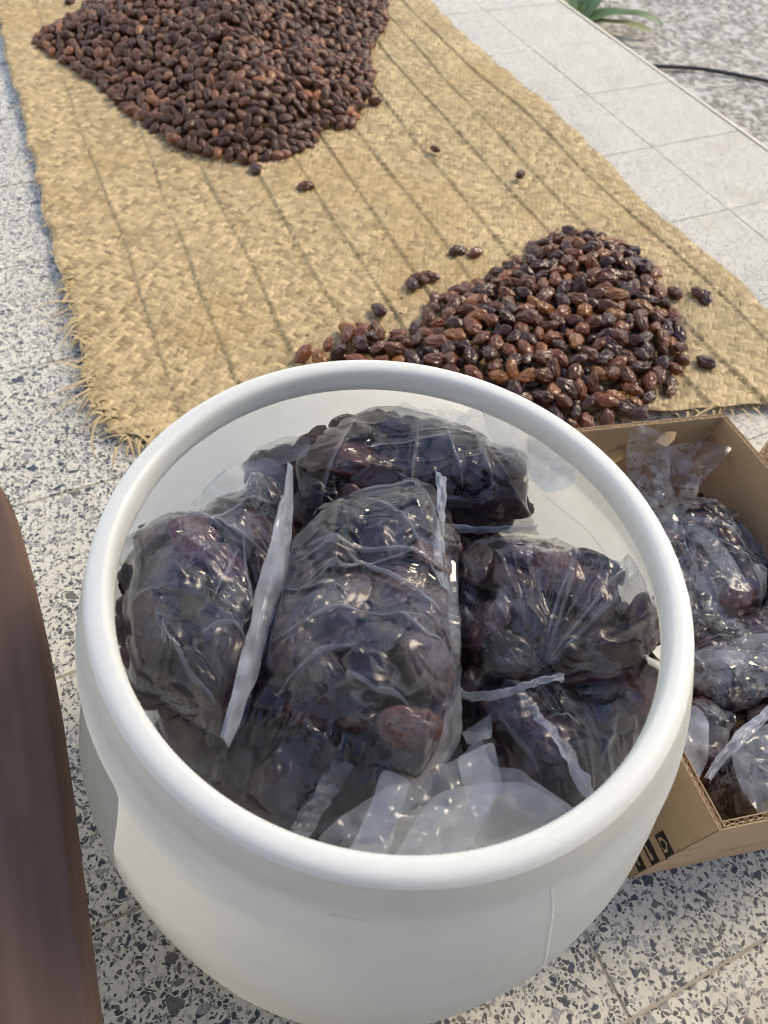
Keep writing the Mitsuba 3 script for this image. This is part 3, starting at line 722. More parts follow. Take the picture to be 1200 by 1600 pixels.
def sheet(key, outline, seed, amp=0.004, folds=9, bsdf='film_loose', spacing=0.0020, label=None, cat=None, drape=None):
    """a crumpled piece of loose film: flat facets meeting in sharp creases"""
    rng = np.random.default_rng(seed)
    P = np.array(outline, float)
    c, B = local_frame(P)
    L = (P - c) @ B.T
    bnd = resample(L, max(60, int(sum(np.linalg.norm(np.diff(L, axis=0), axis=1)) / spacing)))
    soft = ndimage.gaussian_filter1d(bnd, 1.2, axis=0, mode='wrap')
    wav = np.stack([meshkit.noise(np.c_[soft[:, :2] * f, np.full(len(soft), seed + f)], seed) - 0.5 for f in (45, 61)], 1)
    bnd = soft
    bnd[:, :2] += 0.0045 * wav
    poly = Polygon(bnd[:, :2]).buffer(0)
    x0, y0, x1, y1 = poly.bounds
    g = np.stack(np.meshgrid(np.arange(x0, x1, spacing), np.arange(y0, y1, spacing), indexing='ij'), -1).reshape(-1, 2)
    g = g + rng.uniform(-0.25, 0.25, g.shape) * spacing
    g = g[shapely.contains_xy(poly.buffer(-spacing * 0.5), g[:, 0], g[:, 1])]
    pts = np.vstack([bnd[:, :2], g])
    tri = Delaunay(pts).simplices
    cen = pts[tri].mean(1)
    tri = tri[shapely.contains_xy(poly.buffer(spacing * 0.2), cen[:, 0], cen[:, 1])]
    size = max(x1 - x0, y1 - y0)
    # the outline's own relief carried inwards, then folds
    d, near_ = cKDTree(bnd[:, :2]).query(pts, k=8)
    w = 1 / (d + 1e-4) ** 2
    z = (bnd[near_, 2] * w).sum(1) / w.sum(1)
    for k in range(folds):
        t = rng.uniform(0, np.pi)
        o = rng.uniform((x0, y0), (x1, y1))
        z = z + rng.choice([-1, 1]) * amp * rng.uniform(0.5, 1.6) * np.abs((pts - o) @ [math.cos(t), math.sin(t)]) / size
    z = z + amp * 0.22 * (np.abs(meshkit.noise(np.c_[pts * 60, np.full(len(pts), seed)], seed) - 0.5) * 2 + 0.4 * np.abs(meshkit.noise(np.c_[pts * 140, np.full(len(pts), seed)], seed + 1) - 0.5))
    for f, h in ((38, 0.0022), (85, 0.0011)):              # fine gathered wrinkles
        ang = rng.uniform(0, np.pi)
        q_ = np.c_[pts @ [math.cos(ang), math.sin(ang)] * f * 0.35, pts @ [-math.sin(ang), math.cos(ang)] * f + 1.4 * meshkit.noise(np.c_[pts * 40, np.full(len(pts), seed)], 3), np.full(len(pts), seed)]
        z = z + h * (1 - 2 * np.abs(meshkit.noise(q_, seed) - 0.5)) ** 4
    z = z - z.mean() + L[:, 2].mean()
    z = z + 0.003 * np.exp(-d[:, 0] / 0.003) * (meshkit.noise(np.c_[pts * 50, np.full(len(pts), seed)], seed + 7) - 0.35)     # curled edges
    a = np.cross(pts[tri[:, 1]] - pts[tri[:, 0]], pts[tri[:, 2]] - pts[tri[:, 0]])
    tri = np.where((a < 0)[:, None], tri[:, ::-1], tri)
    return add(key, trimesh.Trimesh(np.c_[pts, z] @ B + c, tri, process=False), bsdf, smooth=28, label=label, cat=cat)

def ribbon(key, left, right, seed, n=60, m=14, bow=0.002, bsdf='film_fold', label=None, crinkle=0.0024):
    l, r = smooth_line(left, n), smooth_line(right, n)
    tt = np.linspace(0, 1, n)
    for e_, k_ in ((l, 1.3), (r, 4.7)):
        j = meshkit.noise(np.stack([tt * 9, tt * 0 + seed + k_, tt * 0], -1), seed) + 0.5 * meshkit.noise(np.stack([tt * 24, tt * 0 + seed + k_, tt * 0], -1), seed) - 0.75
        e_[:, 0] += 0.0035 * j * np.sin(np.pi * tt)
        e_[:, 2] += 0.003 * j
    t = np.linspace(0, 1, m)[None, :, None]
    G = l[:, None] * (1 - t) + r[:, None] * t
    S, Q = np.meshgrid(np.linspace(0, 1, n), np.linspace(0, 1, m), indexing='ij')
    G[..., 2] += bow * np.sin(np.pi * Q) + crinkle * (meshkit.noise(np.stack([S * 14, Q * 3, S * 0 + seed], -1), seed) - 0.5) * 2 + crinkle * 0.7 * (np.abs(meshkit.noise(np.stack([S * 5, Q * 6, S * 0 + seed], -1), seed + 1) - 0.5) * 2)
    return add(key, trimesh.Trimesh(G.reshape(-1, 3), grid_faces(n, m), process=False), bsdf, smooth=True, label=label)

# inside the drum
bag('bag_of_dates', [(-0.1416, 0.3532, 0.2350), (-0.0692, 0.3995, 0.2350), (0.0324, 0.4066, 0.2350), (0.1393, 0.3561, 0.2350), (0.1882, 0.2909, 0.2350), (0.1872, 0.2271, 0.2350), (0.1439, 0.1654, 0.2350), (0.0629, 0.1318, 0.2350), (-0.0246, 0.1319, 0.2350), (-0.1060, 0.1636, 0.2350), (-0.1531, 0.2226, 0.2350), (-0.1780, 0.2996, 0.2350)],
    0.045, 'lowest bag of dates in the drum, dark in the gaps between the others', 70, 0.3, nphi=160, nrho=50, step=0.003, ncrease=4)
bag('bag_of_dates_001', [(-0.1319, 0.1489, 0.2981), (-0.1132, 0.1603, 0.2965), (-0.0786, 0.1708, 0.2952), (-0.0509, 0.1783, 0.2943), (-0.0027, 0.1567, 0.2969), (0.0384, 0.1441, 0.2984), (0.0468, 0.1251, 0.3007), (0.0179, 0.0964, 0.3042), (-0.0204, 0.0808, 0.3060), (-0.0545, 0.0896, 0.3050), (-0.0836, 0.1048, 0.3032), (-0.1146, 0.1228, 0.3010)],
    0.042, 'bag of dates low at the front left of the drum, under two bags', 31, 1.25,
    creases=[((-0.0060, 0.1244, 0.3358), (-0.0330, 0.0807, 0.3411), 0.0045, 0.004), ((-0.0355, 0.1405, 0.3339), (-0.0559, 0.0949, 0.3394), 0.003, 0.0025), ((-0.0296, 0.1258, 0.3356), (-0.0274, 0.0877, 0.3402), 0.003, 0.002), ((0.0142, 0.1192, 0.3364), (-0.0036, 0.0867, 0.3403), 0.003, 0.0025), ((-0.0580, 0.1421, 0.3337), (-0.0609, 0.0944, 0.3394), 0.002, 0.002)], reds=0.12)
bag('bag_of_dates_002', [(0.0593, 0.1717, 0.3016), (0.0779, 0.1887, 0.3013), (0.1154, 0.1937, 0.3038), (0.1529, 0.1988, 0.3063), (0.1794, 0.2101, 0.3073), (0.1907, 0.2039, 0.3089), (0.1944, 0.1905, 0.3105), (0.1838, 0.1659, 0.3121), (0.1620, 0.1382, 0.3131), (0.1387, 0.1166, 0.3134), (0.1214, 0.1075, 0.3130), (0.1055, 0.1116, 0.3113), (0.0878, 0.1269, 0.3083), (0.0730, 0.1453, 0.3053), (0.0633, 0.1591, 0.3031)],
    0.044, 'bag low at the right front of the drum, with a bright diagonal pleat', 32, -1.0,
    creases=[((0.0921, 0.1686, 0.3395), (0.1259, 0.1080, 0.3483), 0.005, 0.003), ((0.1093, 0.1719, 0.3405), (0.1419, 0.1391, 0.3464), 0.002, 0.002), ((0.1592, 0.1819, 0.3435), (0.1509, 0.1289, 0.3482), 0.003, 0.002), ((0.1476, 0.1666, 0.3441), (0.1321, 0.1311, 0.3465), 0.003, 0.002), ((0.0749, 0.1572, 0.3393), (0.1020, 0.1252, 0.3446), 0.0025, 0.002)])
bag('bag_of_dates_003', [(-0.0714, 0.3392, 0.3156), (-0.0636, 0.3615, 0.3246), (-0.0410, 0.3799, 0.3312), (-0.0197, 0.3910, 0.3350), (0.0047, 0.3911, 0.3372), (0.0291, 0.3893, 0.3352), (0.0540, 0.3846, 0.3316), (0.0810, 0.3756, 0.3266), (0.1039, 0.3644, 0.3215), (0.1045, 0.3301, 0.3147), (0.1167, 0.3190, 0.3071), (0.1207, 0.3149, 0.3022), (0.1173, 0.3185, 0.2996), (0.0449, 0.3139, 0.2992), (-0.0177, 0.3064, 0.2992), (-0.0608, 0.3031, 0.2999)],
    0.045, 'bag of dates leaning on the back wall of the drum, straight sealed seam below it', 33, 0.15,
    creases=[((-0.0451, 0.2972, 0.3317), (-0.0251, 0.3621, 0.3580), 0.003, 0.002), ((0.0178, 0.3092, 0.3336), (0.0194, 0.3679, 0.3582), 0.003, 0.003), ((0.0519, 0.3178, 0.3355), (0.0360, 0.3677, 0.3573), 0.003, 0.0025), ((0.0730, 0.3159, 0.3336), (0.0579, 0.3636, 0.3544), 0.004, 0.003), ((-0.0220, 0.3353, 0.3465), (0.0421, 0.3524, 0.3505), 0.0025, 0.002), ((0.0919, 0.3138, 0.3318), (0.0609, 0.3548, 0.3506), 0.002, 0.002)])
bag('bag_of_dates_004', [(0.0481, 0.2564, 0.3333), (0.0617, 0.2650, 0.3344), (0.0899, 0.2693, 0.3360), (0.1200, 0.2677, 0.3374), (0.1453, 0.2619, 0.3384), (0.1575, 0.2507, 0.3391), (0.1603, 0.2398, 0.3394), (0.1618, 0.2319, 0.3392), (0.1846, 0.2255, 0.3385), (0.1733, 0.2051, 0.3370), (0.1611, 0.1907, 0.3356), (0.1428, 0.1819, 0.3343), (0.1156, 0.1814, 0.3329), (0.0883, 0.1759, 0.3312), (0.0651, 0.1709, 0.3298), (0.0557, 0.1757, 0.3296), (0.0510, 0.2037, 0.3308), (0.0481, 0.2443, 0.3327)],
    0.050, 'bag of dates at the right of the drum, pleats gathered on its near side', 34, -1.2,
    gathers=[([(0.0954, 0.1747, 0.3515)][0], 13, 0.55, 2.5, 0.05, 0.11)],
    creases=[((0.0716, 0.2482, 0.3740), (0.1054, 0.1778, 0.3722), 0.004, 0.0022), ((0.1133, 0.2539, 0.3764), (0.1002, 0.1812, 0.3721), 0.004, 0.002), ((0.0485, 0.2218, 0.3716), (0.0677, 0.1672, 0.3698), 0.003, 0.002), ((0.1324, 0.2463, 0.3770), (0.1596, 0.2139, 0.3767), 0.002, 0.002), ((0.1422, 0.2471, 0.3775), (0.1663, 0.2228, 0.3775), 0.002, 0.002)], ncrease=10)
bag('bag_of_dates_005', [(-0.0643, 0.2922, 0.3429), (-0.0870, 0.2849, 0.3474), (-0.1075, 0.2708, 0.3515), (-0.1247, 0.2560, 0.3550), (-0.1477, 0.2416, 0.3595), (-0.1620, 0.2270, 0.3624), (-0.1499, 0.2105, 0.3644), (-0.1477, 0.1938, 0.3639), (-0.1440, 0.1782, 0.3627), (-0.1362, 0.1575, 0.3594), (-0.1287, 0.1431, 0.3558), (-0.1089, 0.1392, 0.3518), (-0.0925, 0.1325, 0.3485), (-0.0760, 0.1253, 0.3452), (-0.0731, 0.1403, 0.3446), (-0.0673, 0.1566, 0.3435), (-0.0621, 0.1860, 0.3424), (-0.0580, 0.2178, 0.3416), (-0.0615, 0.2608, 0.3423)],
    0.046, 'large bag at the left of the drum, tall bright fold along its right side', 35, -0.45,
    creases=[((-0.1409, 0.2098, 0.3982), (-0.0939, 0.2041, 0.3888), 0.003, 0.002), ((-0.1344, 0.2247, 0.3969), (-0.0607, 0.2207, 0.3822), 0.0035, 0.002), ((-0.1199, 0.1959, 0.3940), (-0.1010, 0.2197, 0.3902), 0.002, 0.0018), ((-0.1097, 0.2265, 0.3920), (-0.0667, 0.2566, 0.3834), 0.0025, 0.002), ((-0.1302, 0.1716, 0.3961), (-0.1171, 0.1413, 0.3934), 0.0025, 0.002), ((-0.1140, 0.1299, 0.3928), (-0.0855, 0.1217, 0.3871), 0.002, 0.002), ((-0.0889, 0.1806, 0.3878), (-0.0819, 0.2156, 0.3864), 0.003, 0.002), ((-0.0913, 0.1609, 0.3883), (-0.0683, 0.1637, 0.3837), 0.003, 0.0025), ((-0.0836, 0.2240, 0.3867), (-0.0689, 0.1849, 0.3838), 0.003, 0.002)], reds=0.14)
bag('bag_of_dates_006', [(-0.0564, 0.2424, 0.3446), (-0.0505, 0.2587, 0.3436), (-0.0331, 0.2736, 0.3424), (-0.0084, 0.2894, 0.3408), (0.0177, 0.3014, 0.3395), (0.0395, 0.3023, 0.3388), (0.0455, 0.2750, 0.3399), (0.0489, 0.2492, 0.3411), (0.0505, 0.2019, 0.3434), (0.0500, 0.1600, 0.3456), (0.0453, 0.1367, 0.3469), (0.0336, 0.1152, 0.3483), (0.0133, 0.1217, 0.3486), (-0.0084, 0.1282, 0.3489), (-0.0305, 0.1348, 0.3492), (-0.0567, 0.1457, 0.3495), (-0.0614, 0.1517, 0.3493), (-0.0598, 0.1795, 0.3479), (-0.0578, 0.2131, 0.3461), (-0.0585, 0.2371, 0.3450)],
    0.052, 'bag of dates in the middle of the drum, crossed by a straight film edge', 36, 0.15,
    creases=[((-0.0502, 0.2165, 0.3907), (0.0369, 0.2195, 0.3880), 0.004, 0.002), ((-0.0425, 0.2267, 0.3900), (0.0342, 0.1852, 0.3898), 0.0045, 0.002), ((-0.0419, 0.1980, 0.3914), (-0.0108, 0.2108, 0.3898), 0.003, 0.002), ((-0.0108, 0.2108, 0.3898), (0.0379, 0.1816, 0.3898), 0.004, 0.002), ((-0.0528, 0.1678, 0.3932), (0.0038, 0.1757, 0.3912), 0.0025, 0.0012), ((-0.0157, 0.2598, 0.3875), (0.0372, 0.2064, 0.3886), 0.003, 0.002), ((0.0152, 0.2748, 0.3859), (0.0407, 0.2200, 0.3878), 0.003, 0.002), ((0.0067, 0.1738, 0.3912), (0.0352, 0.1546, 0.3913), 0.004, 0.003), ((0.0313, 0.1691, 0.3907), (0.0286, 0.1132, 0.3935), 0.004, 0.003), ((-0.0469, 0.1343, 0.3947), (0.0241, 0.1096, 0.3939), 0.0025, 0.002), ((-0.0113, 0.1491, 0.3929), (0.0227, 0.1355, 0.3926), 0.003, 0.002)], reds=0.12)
# bright doubled folds, fins and seams of those bags
ribbon('bag_of_dates_005__fold', [(-0.0632, 0.2870, 0.3920), (-0.0625, 0.2464, 0.3980), (-0.0648, 0.2060, 0.3980), (-0.0665, 0.1701, 0.3940), (-0.0686, 0.1391, 0.3860), (-0.0732, 0.1199, 0.3720)],
       [(-0.0604, 0.2881, 0.3860), (-0.0561, 0.2574, 0.3840), (-0.0530, 0.2172, 0.3820), (-0.0551, 0.1865, 0.3800), (-0.0594, 0.1532, 0.3760), (-0.0686, 0.1167, 0.3660)], 3, label='tall bright doubled fold of film')
ribbon('bag_of_dates_005__fin', [(-0.0587, 0.2601, 0.3800), (-0.0547, 0.2195, 0.3780), (-0.0571, 0.1874, 0.3740), (-0.0621, 0.1574, 0.3700)], [(-0.0564, 0.2526, 0.3700), (-0.0538, 0.2237, 0.3640), (-0.0529, 0.1984, 0.3620), (-0.0588, 0.1660, 0.3600)], 4, bsdf='film_loose')
ribbon('bag_of_dates_006__fold', [(0.0300, 0.2936, 0.3920), (0.0316, 0.2657, 0.3940), (0.0311, 0.2372, 0.3940), (0.0364, 0.2130, 0.3880)], [(0.0379, 0.2941, 0.3880), (0.0374, 0.2659, 0.3880), (0.0380, 0.2434, 0.3860), (0.0434, 0.2099, 0.3800)], 5, label='narrow bright upright fold of film')
ribbon('bag_of_dates_006__fin', [(0.0377, 0.2303, 0.3850), (0.0413, 0.1948, 0.3880), (0.0423, 0.1568, 0.3880), (0.0395, 0.1267, 0.3850), (0.0307, 0.1083, 0.3750)], [(0.0459, 0.2419, 0.3680), (0.0507, 0.2076, 0.3660), (0.0531, 0.1682, 0.3640), (0.0538, 0.1430, 0.3620), (0.0468, 0.1221, 0.3600)], 6, bsdf='film_loose', label='flat clear fin of film along the right side')
ribbon('bag_of_dates_003__seam', [(0.0426, 0.2921, 0.3380), (0.0767, 0.2951, 0.3380), (0.1093, 0.3002, 0.3380)], [(0.0433, 0.2886, 0.3330), (0.0775, 0.2927, 0.3330), (0.1077, 0.2990, 0.3330)], 7, crinkle=0.0008, label='straight heat sealed seam')
ribbon('bag_of_dates_004__twist', [(0.0526, 0.1670, 0.3520), (0.0716, 0.1649, 0.3580), (0.0920, 0.1706, 0.3660), (0.1111, 0.1758, 0.3640)], [(0.0552, 0.1646, 0.3450), (0.0745, 0.1630, 0.3520), (0.0946, 0.1679, 0.3620), (0.1114, 0.1728, 0.3620)], 8, crinkle=0.003, label='twisted gathered film')
ribbon('bag_of_dates_002__pleat', [(0.0893, 0.1645, 0.3520), (0.1063, 0.1354, 0.3580), (0.1248, 0.1080, 0.3520)], [(0.0924, 0.1664, 0.3500), (0.1133, 0.1392, 0.3540), (0.1301, 0.1109, 0.3500)], 9, label='bright diagonal pleat')
ribbon('bag_of_dates_001__pleat', [(-0.0145, 0.1208, 0.3450), (-0.0252, 0.0972, 0.3480), (-0.0345, 0.0797, 0.3420)], [(-0.0032, 0.1207, 0.3420), (-0.0122, 0.1016, 0.3420), (-0.0236, 0.0797, 0.3380)], 10, bsdf='film_loose', label='pale diagonal fold of film')
# loose film
sheet('bag_of_dates_003__loose_top', [(0.0357, 0.3613, 0.3620), (0.0550, 0.3775, 0.3720), (0.0803, 0.3738, 0.3740), (0.1008, 0.3532, 0.3720), (0.1213, 0.3384, 0.3680), (0.1335, 0.3291, 0.3620), (0.1259, 0.3188, 0.3520), (0.1103, 0.3146, 0.3520), (0.0941, 0.3380, 0.3580), (0.0730, 0.3525, 0.3620)], 11, 0.016, 14, bsdf='film_fold', label='crumpled empty top of the bag against the drum wall')
sheet('bag_of_dates_003__loose_top', [(0.0565, 0.3666, 0.3780), (0.0834, 0.3620, 0.3800), (0.1098, 0.3370, 0.3780), (0.1257, 0.3222, 0.3720), (0.1068, 0.3112, 0.3660), (0.0798, 0.3296, 0.3720)], 81, 0.016, 12)
sheet('bag_of_dates_003__loose_top', [(-0.0111, 0.3595, 0.3660), (0.0062, 0.3708, 0.3720), (0.0341, 0.3643, 0.3740), (0.0574, 0.3599, 0.3720), (0.0403, 0.3446, 0.3660), (0.0128, 0.3471, 0.3660)], 82, 0.012, 10)
sheet('bag_of_dates_005__loose_top', [(-0.1262, 0.2653, 0.3720), (-0.1122, 0.2796, 0.3780), (-0.0961, 0.2929, 0.3800), (-0.0778, 0.2968, 0.3820), (-0.0633, 0.2905, 0.3840), (-0.0619, 0.2759, 0.3820), (-0.0831, 0.2780, 0.3780), (-0.1045, 0.2701, 0.3740)], 12, 0.010, 8, label='crumpled empty top of the left bag')
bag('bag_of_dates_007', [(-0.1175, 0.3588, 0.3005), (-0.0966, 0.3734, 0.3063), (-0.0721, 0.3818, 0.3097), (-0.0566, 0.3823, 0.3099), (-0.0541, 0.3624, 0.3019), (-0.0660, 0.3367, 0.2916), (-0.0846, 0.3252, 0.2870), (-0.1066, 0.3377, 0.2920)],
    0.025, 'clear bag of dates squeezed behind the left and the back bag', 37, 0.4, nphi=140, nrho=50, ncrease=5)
sheet('bag_of_dates_007__loose_top', [(-0.1068, 0.3167, 0.3450), (-0.0948, 0.3306, 0.3550), (-0.0734, 0.3412, 0.3600), (-0.0554, 0.3436, 0.3600), (-0.0584, 0.3306, 0.3500), (-0.0845, 0.3195, 0.3450)], 15, 0.008, 7, label='loose film behind the left bag')
sheet('empty_bag', [(-0.0193, 0.0729, 0.3680), (-0.0071, 0.0855, 0.3740), (0.0033, 0.0922, 0.3700), (0.0144, 0.1034, 0.3780), (0.0278, 0.1057, 0.3720), (0.0405, 0.1173, 0.3800), (0.0523, 0.1223, 0.3740), (0.0646, 0.1315, 0.3800), (0.0705, 0.1188, 0.3720), (0.0811, 0.1155, 0.3780), (0.0911, 0.1098, 0.3700), (0.1066, 0.0980, 0.3680), (0.0880, 0.0826, 0.3740), (0.0612, 0.0735, 0.3760), (0.0311, 0.0681, 0.3760), (0.0040, 0.0682, 0.3740)], 13, 0.016, 14,
      label='empty crumpled clear plastic bag against the front wall of the drum', cat='bag')
sheet('empty_bag__fold', [(-0.0006, 0.0661, 0.3860), (0.0121, 0.1059, 0.3920), (0.0253, 0.1026, 0.3920), (0.0161, 0.0663, 0.3860)], 14, 0.004, 3, label='flat doubled strip of film')
sheet('empty_bag__fold', [(0.0184, 0.0661, 0.3880), (0.0374, 0.0969, 0.3900), (0.0715, 0.1092, 0.3900), (0.0654, 0.0912, 0.3880), (0.0507, 0.0707, 0.3860)], 16, 0.010, 8)
sheet('empty_bag__fold', [(0.0482, 0.1137, 0.3880), (0.0650, 0.1242, 0.3920), (0.0709, 0.1025, 0.3920), (0.0565, 0.0843, 0.3900)], 17, 0.010, 6)
sheet('empty_bag__fold', [(0.0421, 0.0690, 0.3840), (0.0577, 0.1054, 0.3880), (0.0909, 0.1030, 0.3860), (0.1031, 0.0913, 0.3840), (0.0753, 0.0765, 0.3820)], 18, 0.010, 8)
sheet('empty_bag__fold', [(0.0495, 0.1341, 0.3760), (0.0670, 0.1413, 0.3820), (0.0665, 0.1277, 0.3800), (0.0543, 0.1239, 0.3780)], 19, 0.008, 5)


# ------------------------------------------------------------------ cardboard box
BOX_TOP = dict(FL=(0.266, 0.143), BL=(0.117, 0.512), BR=(0.358, 0.577), FR=(0.523, 0.214))
def corr_wall(key, p, q, z0, z1, out, thick=0.0056, label=None):
    """double-wall corrugated board from p to q: liners and fluting, open along the top"""
    p, q, out = np.array(p), np.array(q), np.array(out)
    L = np.linalg.norm(q - p)
    d = (q - p) / L
    n = 90
    s = np.linspace(0, L, n)
    parts = []
    def sheet_at(off, th, ztop, bulge):
        o = off + bulge * np.sin(np.pi * s / L)
        rows = []
        for z, oo in ((z0, o), (ztop, o), (ztop, o + th), (z0, o + th)):
            rows.append(np.stack([p[0] + d[0] * s + out[0] * oo, p[1] + d[1] * s + out[1] * oo, z + 0.0012 * (z > z0) * meshkit.noise(np.stack([s * 90, s * 0 + off * 900, s * 0], -1))], -1))
        rows.append(rows[0])
        return trimesh.Trimesh(np.array(rows).reshape(-1, 3), grid_faces(5, n), process=False)
    add(key, trimesh.util.concatenate([sheet_at(0, 0.0006, z1, 0.0), sheet_at(thick - 0.0006, 0.0006, z1 - 0.0006, 0.0), sheet_at(thick * 0.55, 0.0004, z1 - 0.0012, 0.0)]), 'cardboard', smooth=30, label=label)
    m = int(L / 0.0007)
    s2 = np.linspace(0.001, L - 0.001, m)
    fl = []
    for a, b, lam in ((0.0006, thick * 0.55, 0.0076), (thick * 0.55 + 0.0004, thick - 0.0006, 0.0060)):
        o = (a + b) / 2 + (b - a) / 2 * 0.9 * np.sin(2 * np.pi * s2 / lam + 0.4 * np.sin(s2 * 40))
        rows = [np.stack([p[0] + d[0] * s2 + out[0] * oo, p[1] + d[1] * s2 + out[1] * oo, 0 * s2 + z], -1) for z, oo in ((z1 - 0.018, o), (z1 - 0.0008, o), (z1 - 0.0008, o + 0.0004), (z1 - 0.018, o + 0.0004))]
        fl.append(trimesh.Trimesh(np.array(rows).reshape(-1, 3), grid_faces(4, m), process=False))
    add(key + '__fluting', trimesh.util.concatenate(fl), 'flute', smooth=30)

c4 = {k: np.array(v) for k, v in BOX_TOP.items()}
ctr = sum(c4.values()) / 4
for a, b in (('FL', 'BL'), ('BL', 'BR'), ('BR', 'FR'), ('FR', 'FL')):
    d = (c4[b] - c4[a]) / np.linalg.norm(c4[b] - c4[a])
    out = np.array([-d[1], d[0]])
    if out @ ((c4[a] + c4[b]) / 2 - ctr) < 0:
        out = -out
    corr_wall(numbered('cardboard_box__wall', USED), c4[a] + d * 0.0004 - out * 0.0056, c4[b] - d * 0.0004 - out * 0.0056, 0.0025, 0.200 if a != 'FR' else 0.1985, out)
base = trimesh.creation.extrude_polygon(Polygon([tuple(c4[k] + (ctr - c4[k]) * 0.03) for k in ('FL', 'BL', 'BR', 'FR')]), 0.005, engine='earcut')
base.apply_translation((0, 0, 0.0022))
add('cardboard_box__bottom', base, 'cardboard')
tag('cardboard_box', 'open brown cardboard box of bagged dates on the tiles beside the drum', 'box')
# three printed handling marks, reading up the outer left wall beside its near corner
d = (c4['BL'] - c4['FL']) / np.linalg.norm(c4['BL'] - c4['FL'])
outL = np.array([-d[1], d[0]])
outL = outL if outL @ (c4['FL'] - ctr) > 0 else -outL
def wall_print(poly, along, z, size):
    m = trimesh.creation.extrude_polygon(poly, 0.0003, engine='earcut')
    v = m.vertices * [size, size, 1]
    P = np.zeros_like(v)
    P[:, :2] = c4['FL'] + np.outer(along - v[:, 0], d) + np.outer(0.0002 + v[:, 2], outL)
    P[:, 2] = z + v[:, 1]
    return trimesh.Trimesh(P, m.faces[:, ::-1], process=False)
sq = shapely.box(-0.5, -0.5, 0.5, 0.5)
arrow = Polygon([(-0.30, 0.05), (0, 0.36), (0.30, 0.05), (0.15, 0.05), (0.15, -0.2), (-0.15, -0.2), (-0.15, 0.05)])
ring_ = shapely.Point(0, 0).buffer(0.14)
mark1 = sq.difference(Polygon([(-0.34, -0.40), (-0.34, 0.0), (0, 0.33), (0.34, 0.0), (0.34, -0.40)])).union(shapely.Point(0, -0.12).buffer(0.19)).union(shapely.box(-0.5, -0.5, 0.62, -0.42))
mark2 = sq.difference(shapely.box(-0.36, -0.36, 0.1, -0.05)).difference(shapely.box(0.06, -0.36, 0.34, 0.05))
mark3 = sq.difference(Polygon([(-0.34, 0.08), (0.30, 0.08), (0.30, -0.08), (0.02, -0.44), (-0.16, -0.44), (0.10, -0.10), (-0.34, -0.10)]))
for mk, z, text in ((mark1, 0.106, 'black printed square mark, top one of three'), (mark2, 0.073, 'black printed square mark, middle one of three'), (mark3, 0.040, 'black printed square mark, lowest of three')):
    parts = [wall_print(g, 0.0098, z, 0.0185) for g in getattr(mk, 'geoms', [mk])]
    add('cardboard_box__printed_mark', trimesh.util.concatenate(parts), 'print_black', label=text)
d2 = (c4['FR'] - c4['FL']) / np.linalg.norm(c4['FR'] - c4['FL'])
outF = np.array([d2[1], -d2[0]])
tm = meshkit.text_mesh('<<', 0.009, 0.0003, True)
tm2 = [tm]
for k, (x, h, w) in enumerate(((0.017, 0.005, 0.006), (0.026, 0.008, 0.004), (0.032, 0.006, 0.007), (0.042, 0.009, 0.005))):
    b = trimesh.creation.box((w, h, 0.0003))
    b.apply_translation((x, 0.004 + 0.001 * (k % 2), 0.00015))
    tm2.append(b)
tm = trimesh.util.concatenate(tm2)
P = np.zeros((len(tm.vertices), 3))
P[:, :2] = c4['FL'] + np.outer(0.052 + tm.vertices[:, 0], d2) + np.outer(0.0002 + tm.vertices[:, 2], outF)
P[:, 2] = 0.172 + tm.vertices[:, 1]
add('cardboard_box__printed_mark', trimesh.Trimesh(P, tm.faces, process=False), 'print_black', label='small row of black print under the front edge')

# bags inside the box
bag('bag_of_dates_008', [(0.3684, 0.5576, 0.0850), (0.3990, 0.5762, 0.0850), (0.4274, 0.5455, 0.0850), (0.4430, 0.4834, 0.0850), (0.4357, 0.4240, 0.0850), (0.4068, 0.4050, 0.0850), (0.3870, 0.4429, 0.0850), (0.3678, 0.4922, 0.0850)],
    0.040, 'dark clear bag of dates deep in the back right corner of the box', 51, -0.9, bsdf='film_box', nphi=160, nrho=56, step=0.002, ncrease=8)
bag('bag_of_dates_009', [(0.2483, 0.4459, 0.1200), (0.2874, 0.4801, 0.1200), (0.3256, 0.4979, 0.1200), (0.3528, 0.4906, 0.1200), (0.3736, 0.4540, 0.1200), (0.3841, 0.4021, 0.1200), (0.3748, 0.3606, 0.1200), (0.3455, 0.3489, 0.1200), (0.3172, 0.3508, 0.1200), (0.2909, 0.3657, 0.1200), (0.2630, 0.3998, 0.1200)],
    0.048, 'bag of dates in the box with a gathered neck and long pleats', 52, -1.0, bsdf='film_box', nphi=220, nrho=80, step=0.0018, ncrease=16, wrinkle=1.5,
    gathers=[([(0.2907, 0.4591, 0.1500)][0], 12, -1.9, -0.5, 0.05, 0.13)])
bag('bag_of_dates_010', [(0.2945, 0.3523, 0.1050), (0.3262, 0.3666, 0.1050), (0.3563, 0.3699, 0.1050), (0.4082, 0.3942, 0.1050), (0.4259, 0.3594, 0.1050), (0.4032, 0.2959, 0.1050), (0.3540, 0.2688, 0.1050), (0.3154, 0.2558, 0.1050), (0.2891, 0.2779, 0.1050), (0.2816, 0.3095, 0.1050)],
    0.050, 'clear bag of dates across the middle of the box', 53, 0.2, bsdf='film_box', nphi=220, nrho=80, step=0.0018, ncrease=14, wrinkle=1.4)
bag('bag_of_dates_011', [(0.2773, 0.2587, 0.1200), (0.3035, 0.2735, 0.1200), (0.3162, 0.2626, 0.1200), (0.3164, 0.2332, 0.1200), (0.3056, 0.2070, 0.1200), (0.2932, 0.2004, 0.1200), (0.2804, 0.2240, 0.1200)],
    0.040, 'pale clear bag of dates pressed against the left wall of the box', 54, 0.9, bsdf='film_box', nphi=160, nrho=56, step=0.002, ncrease=8)
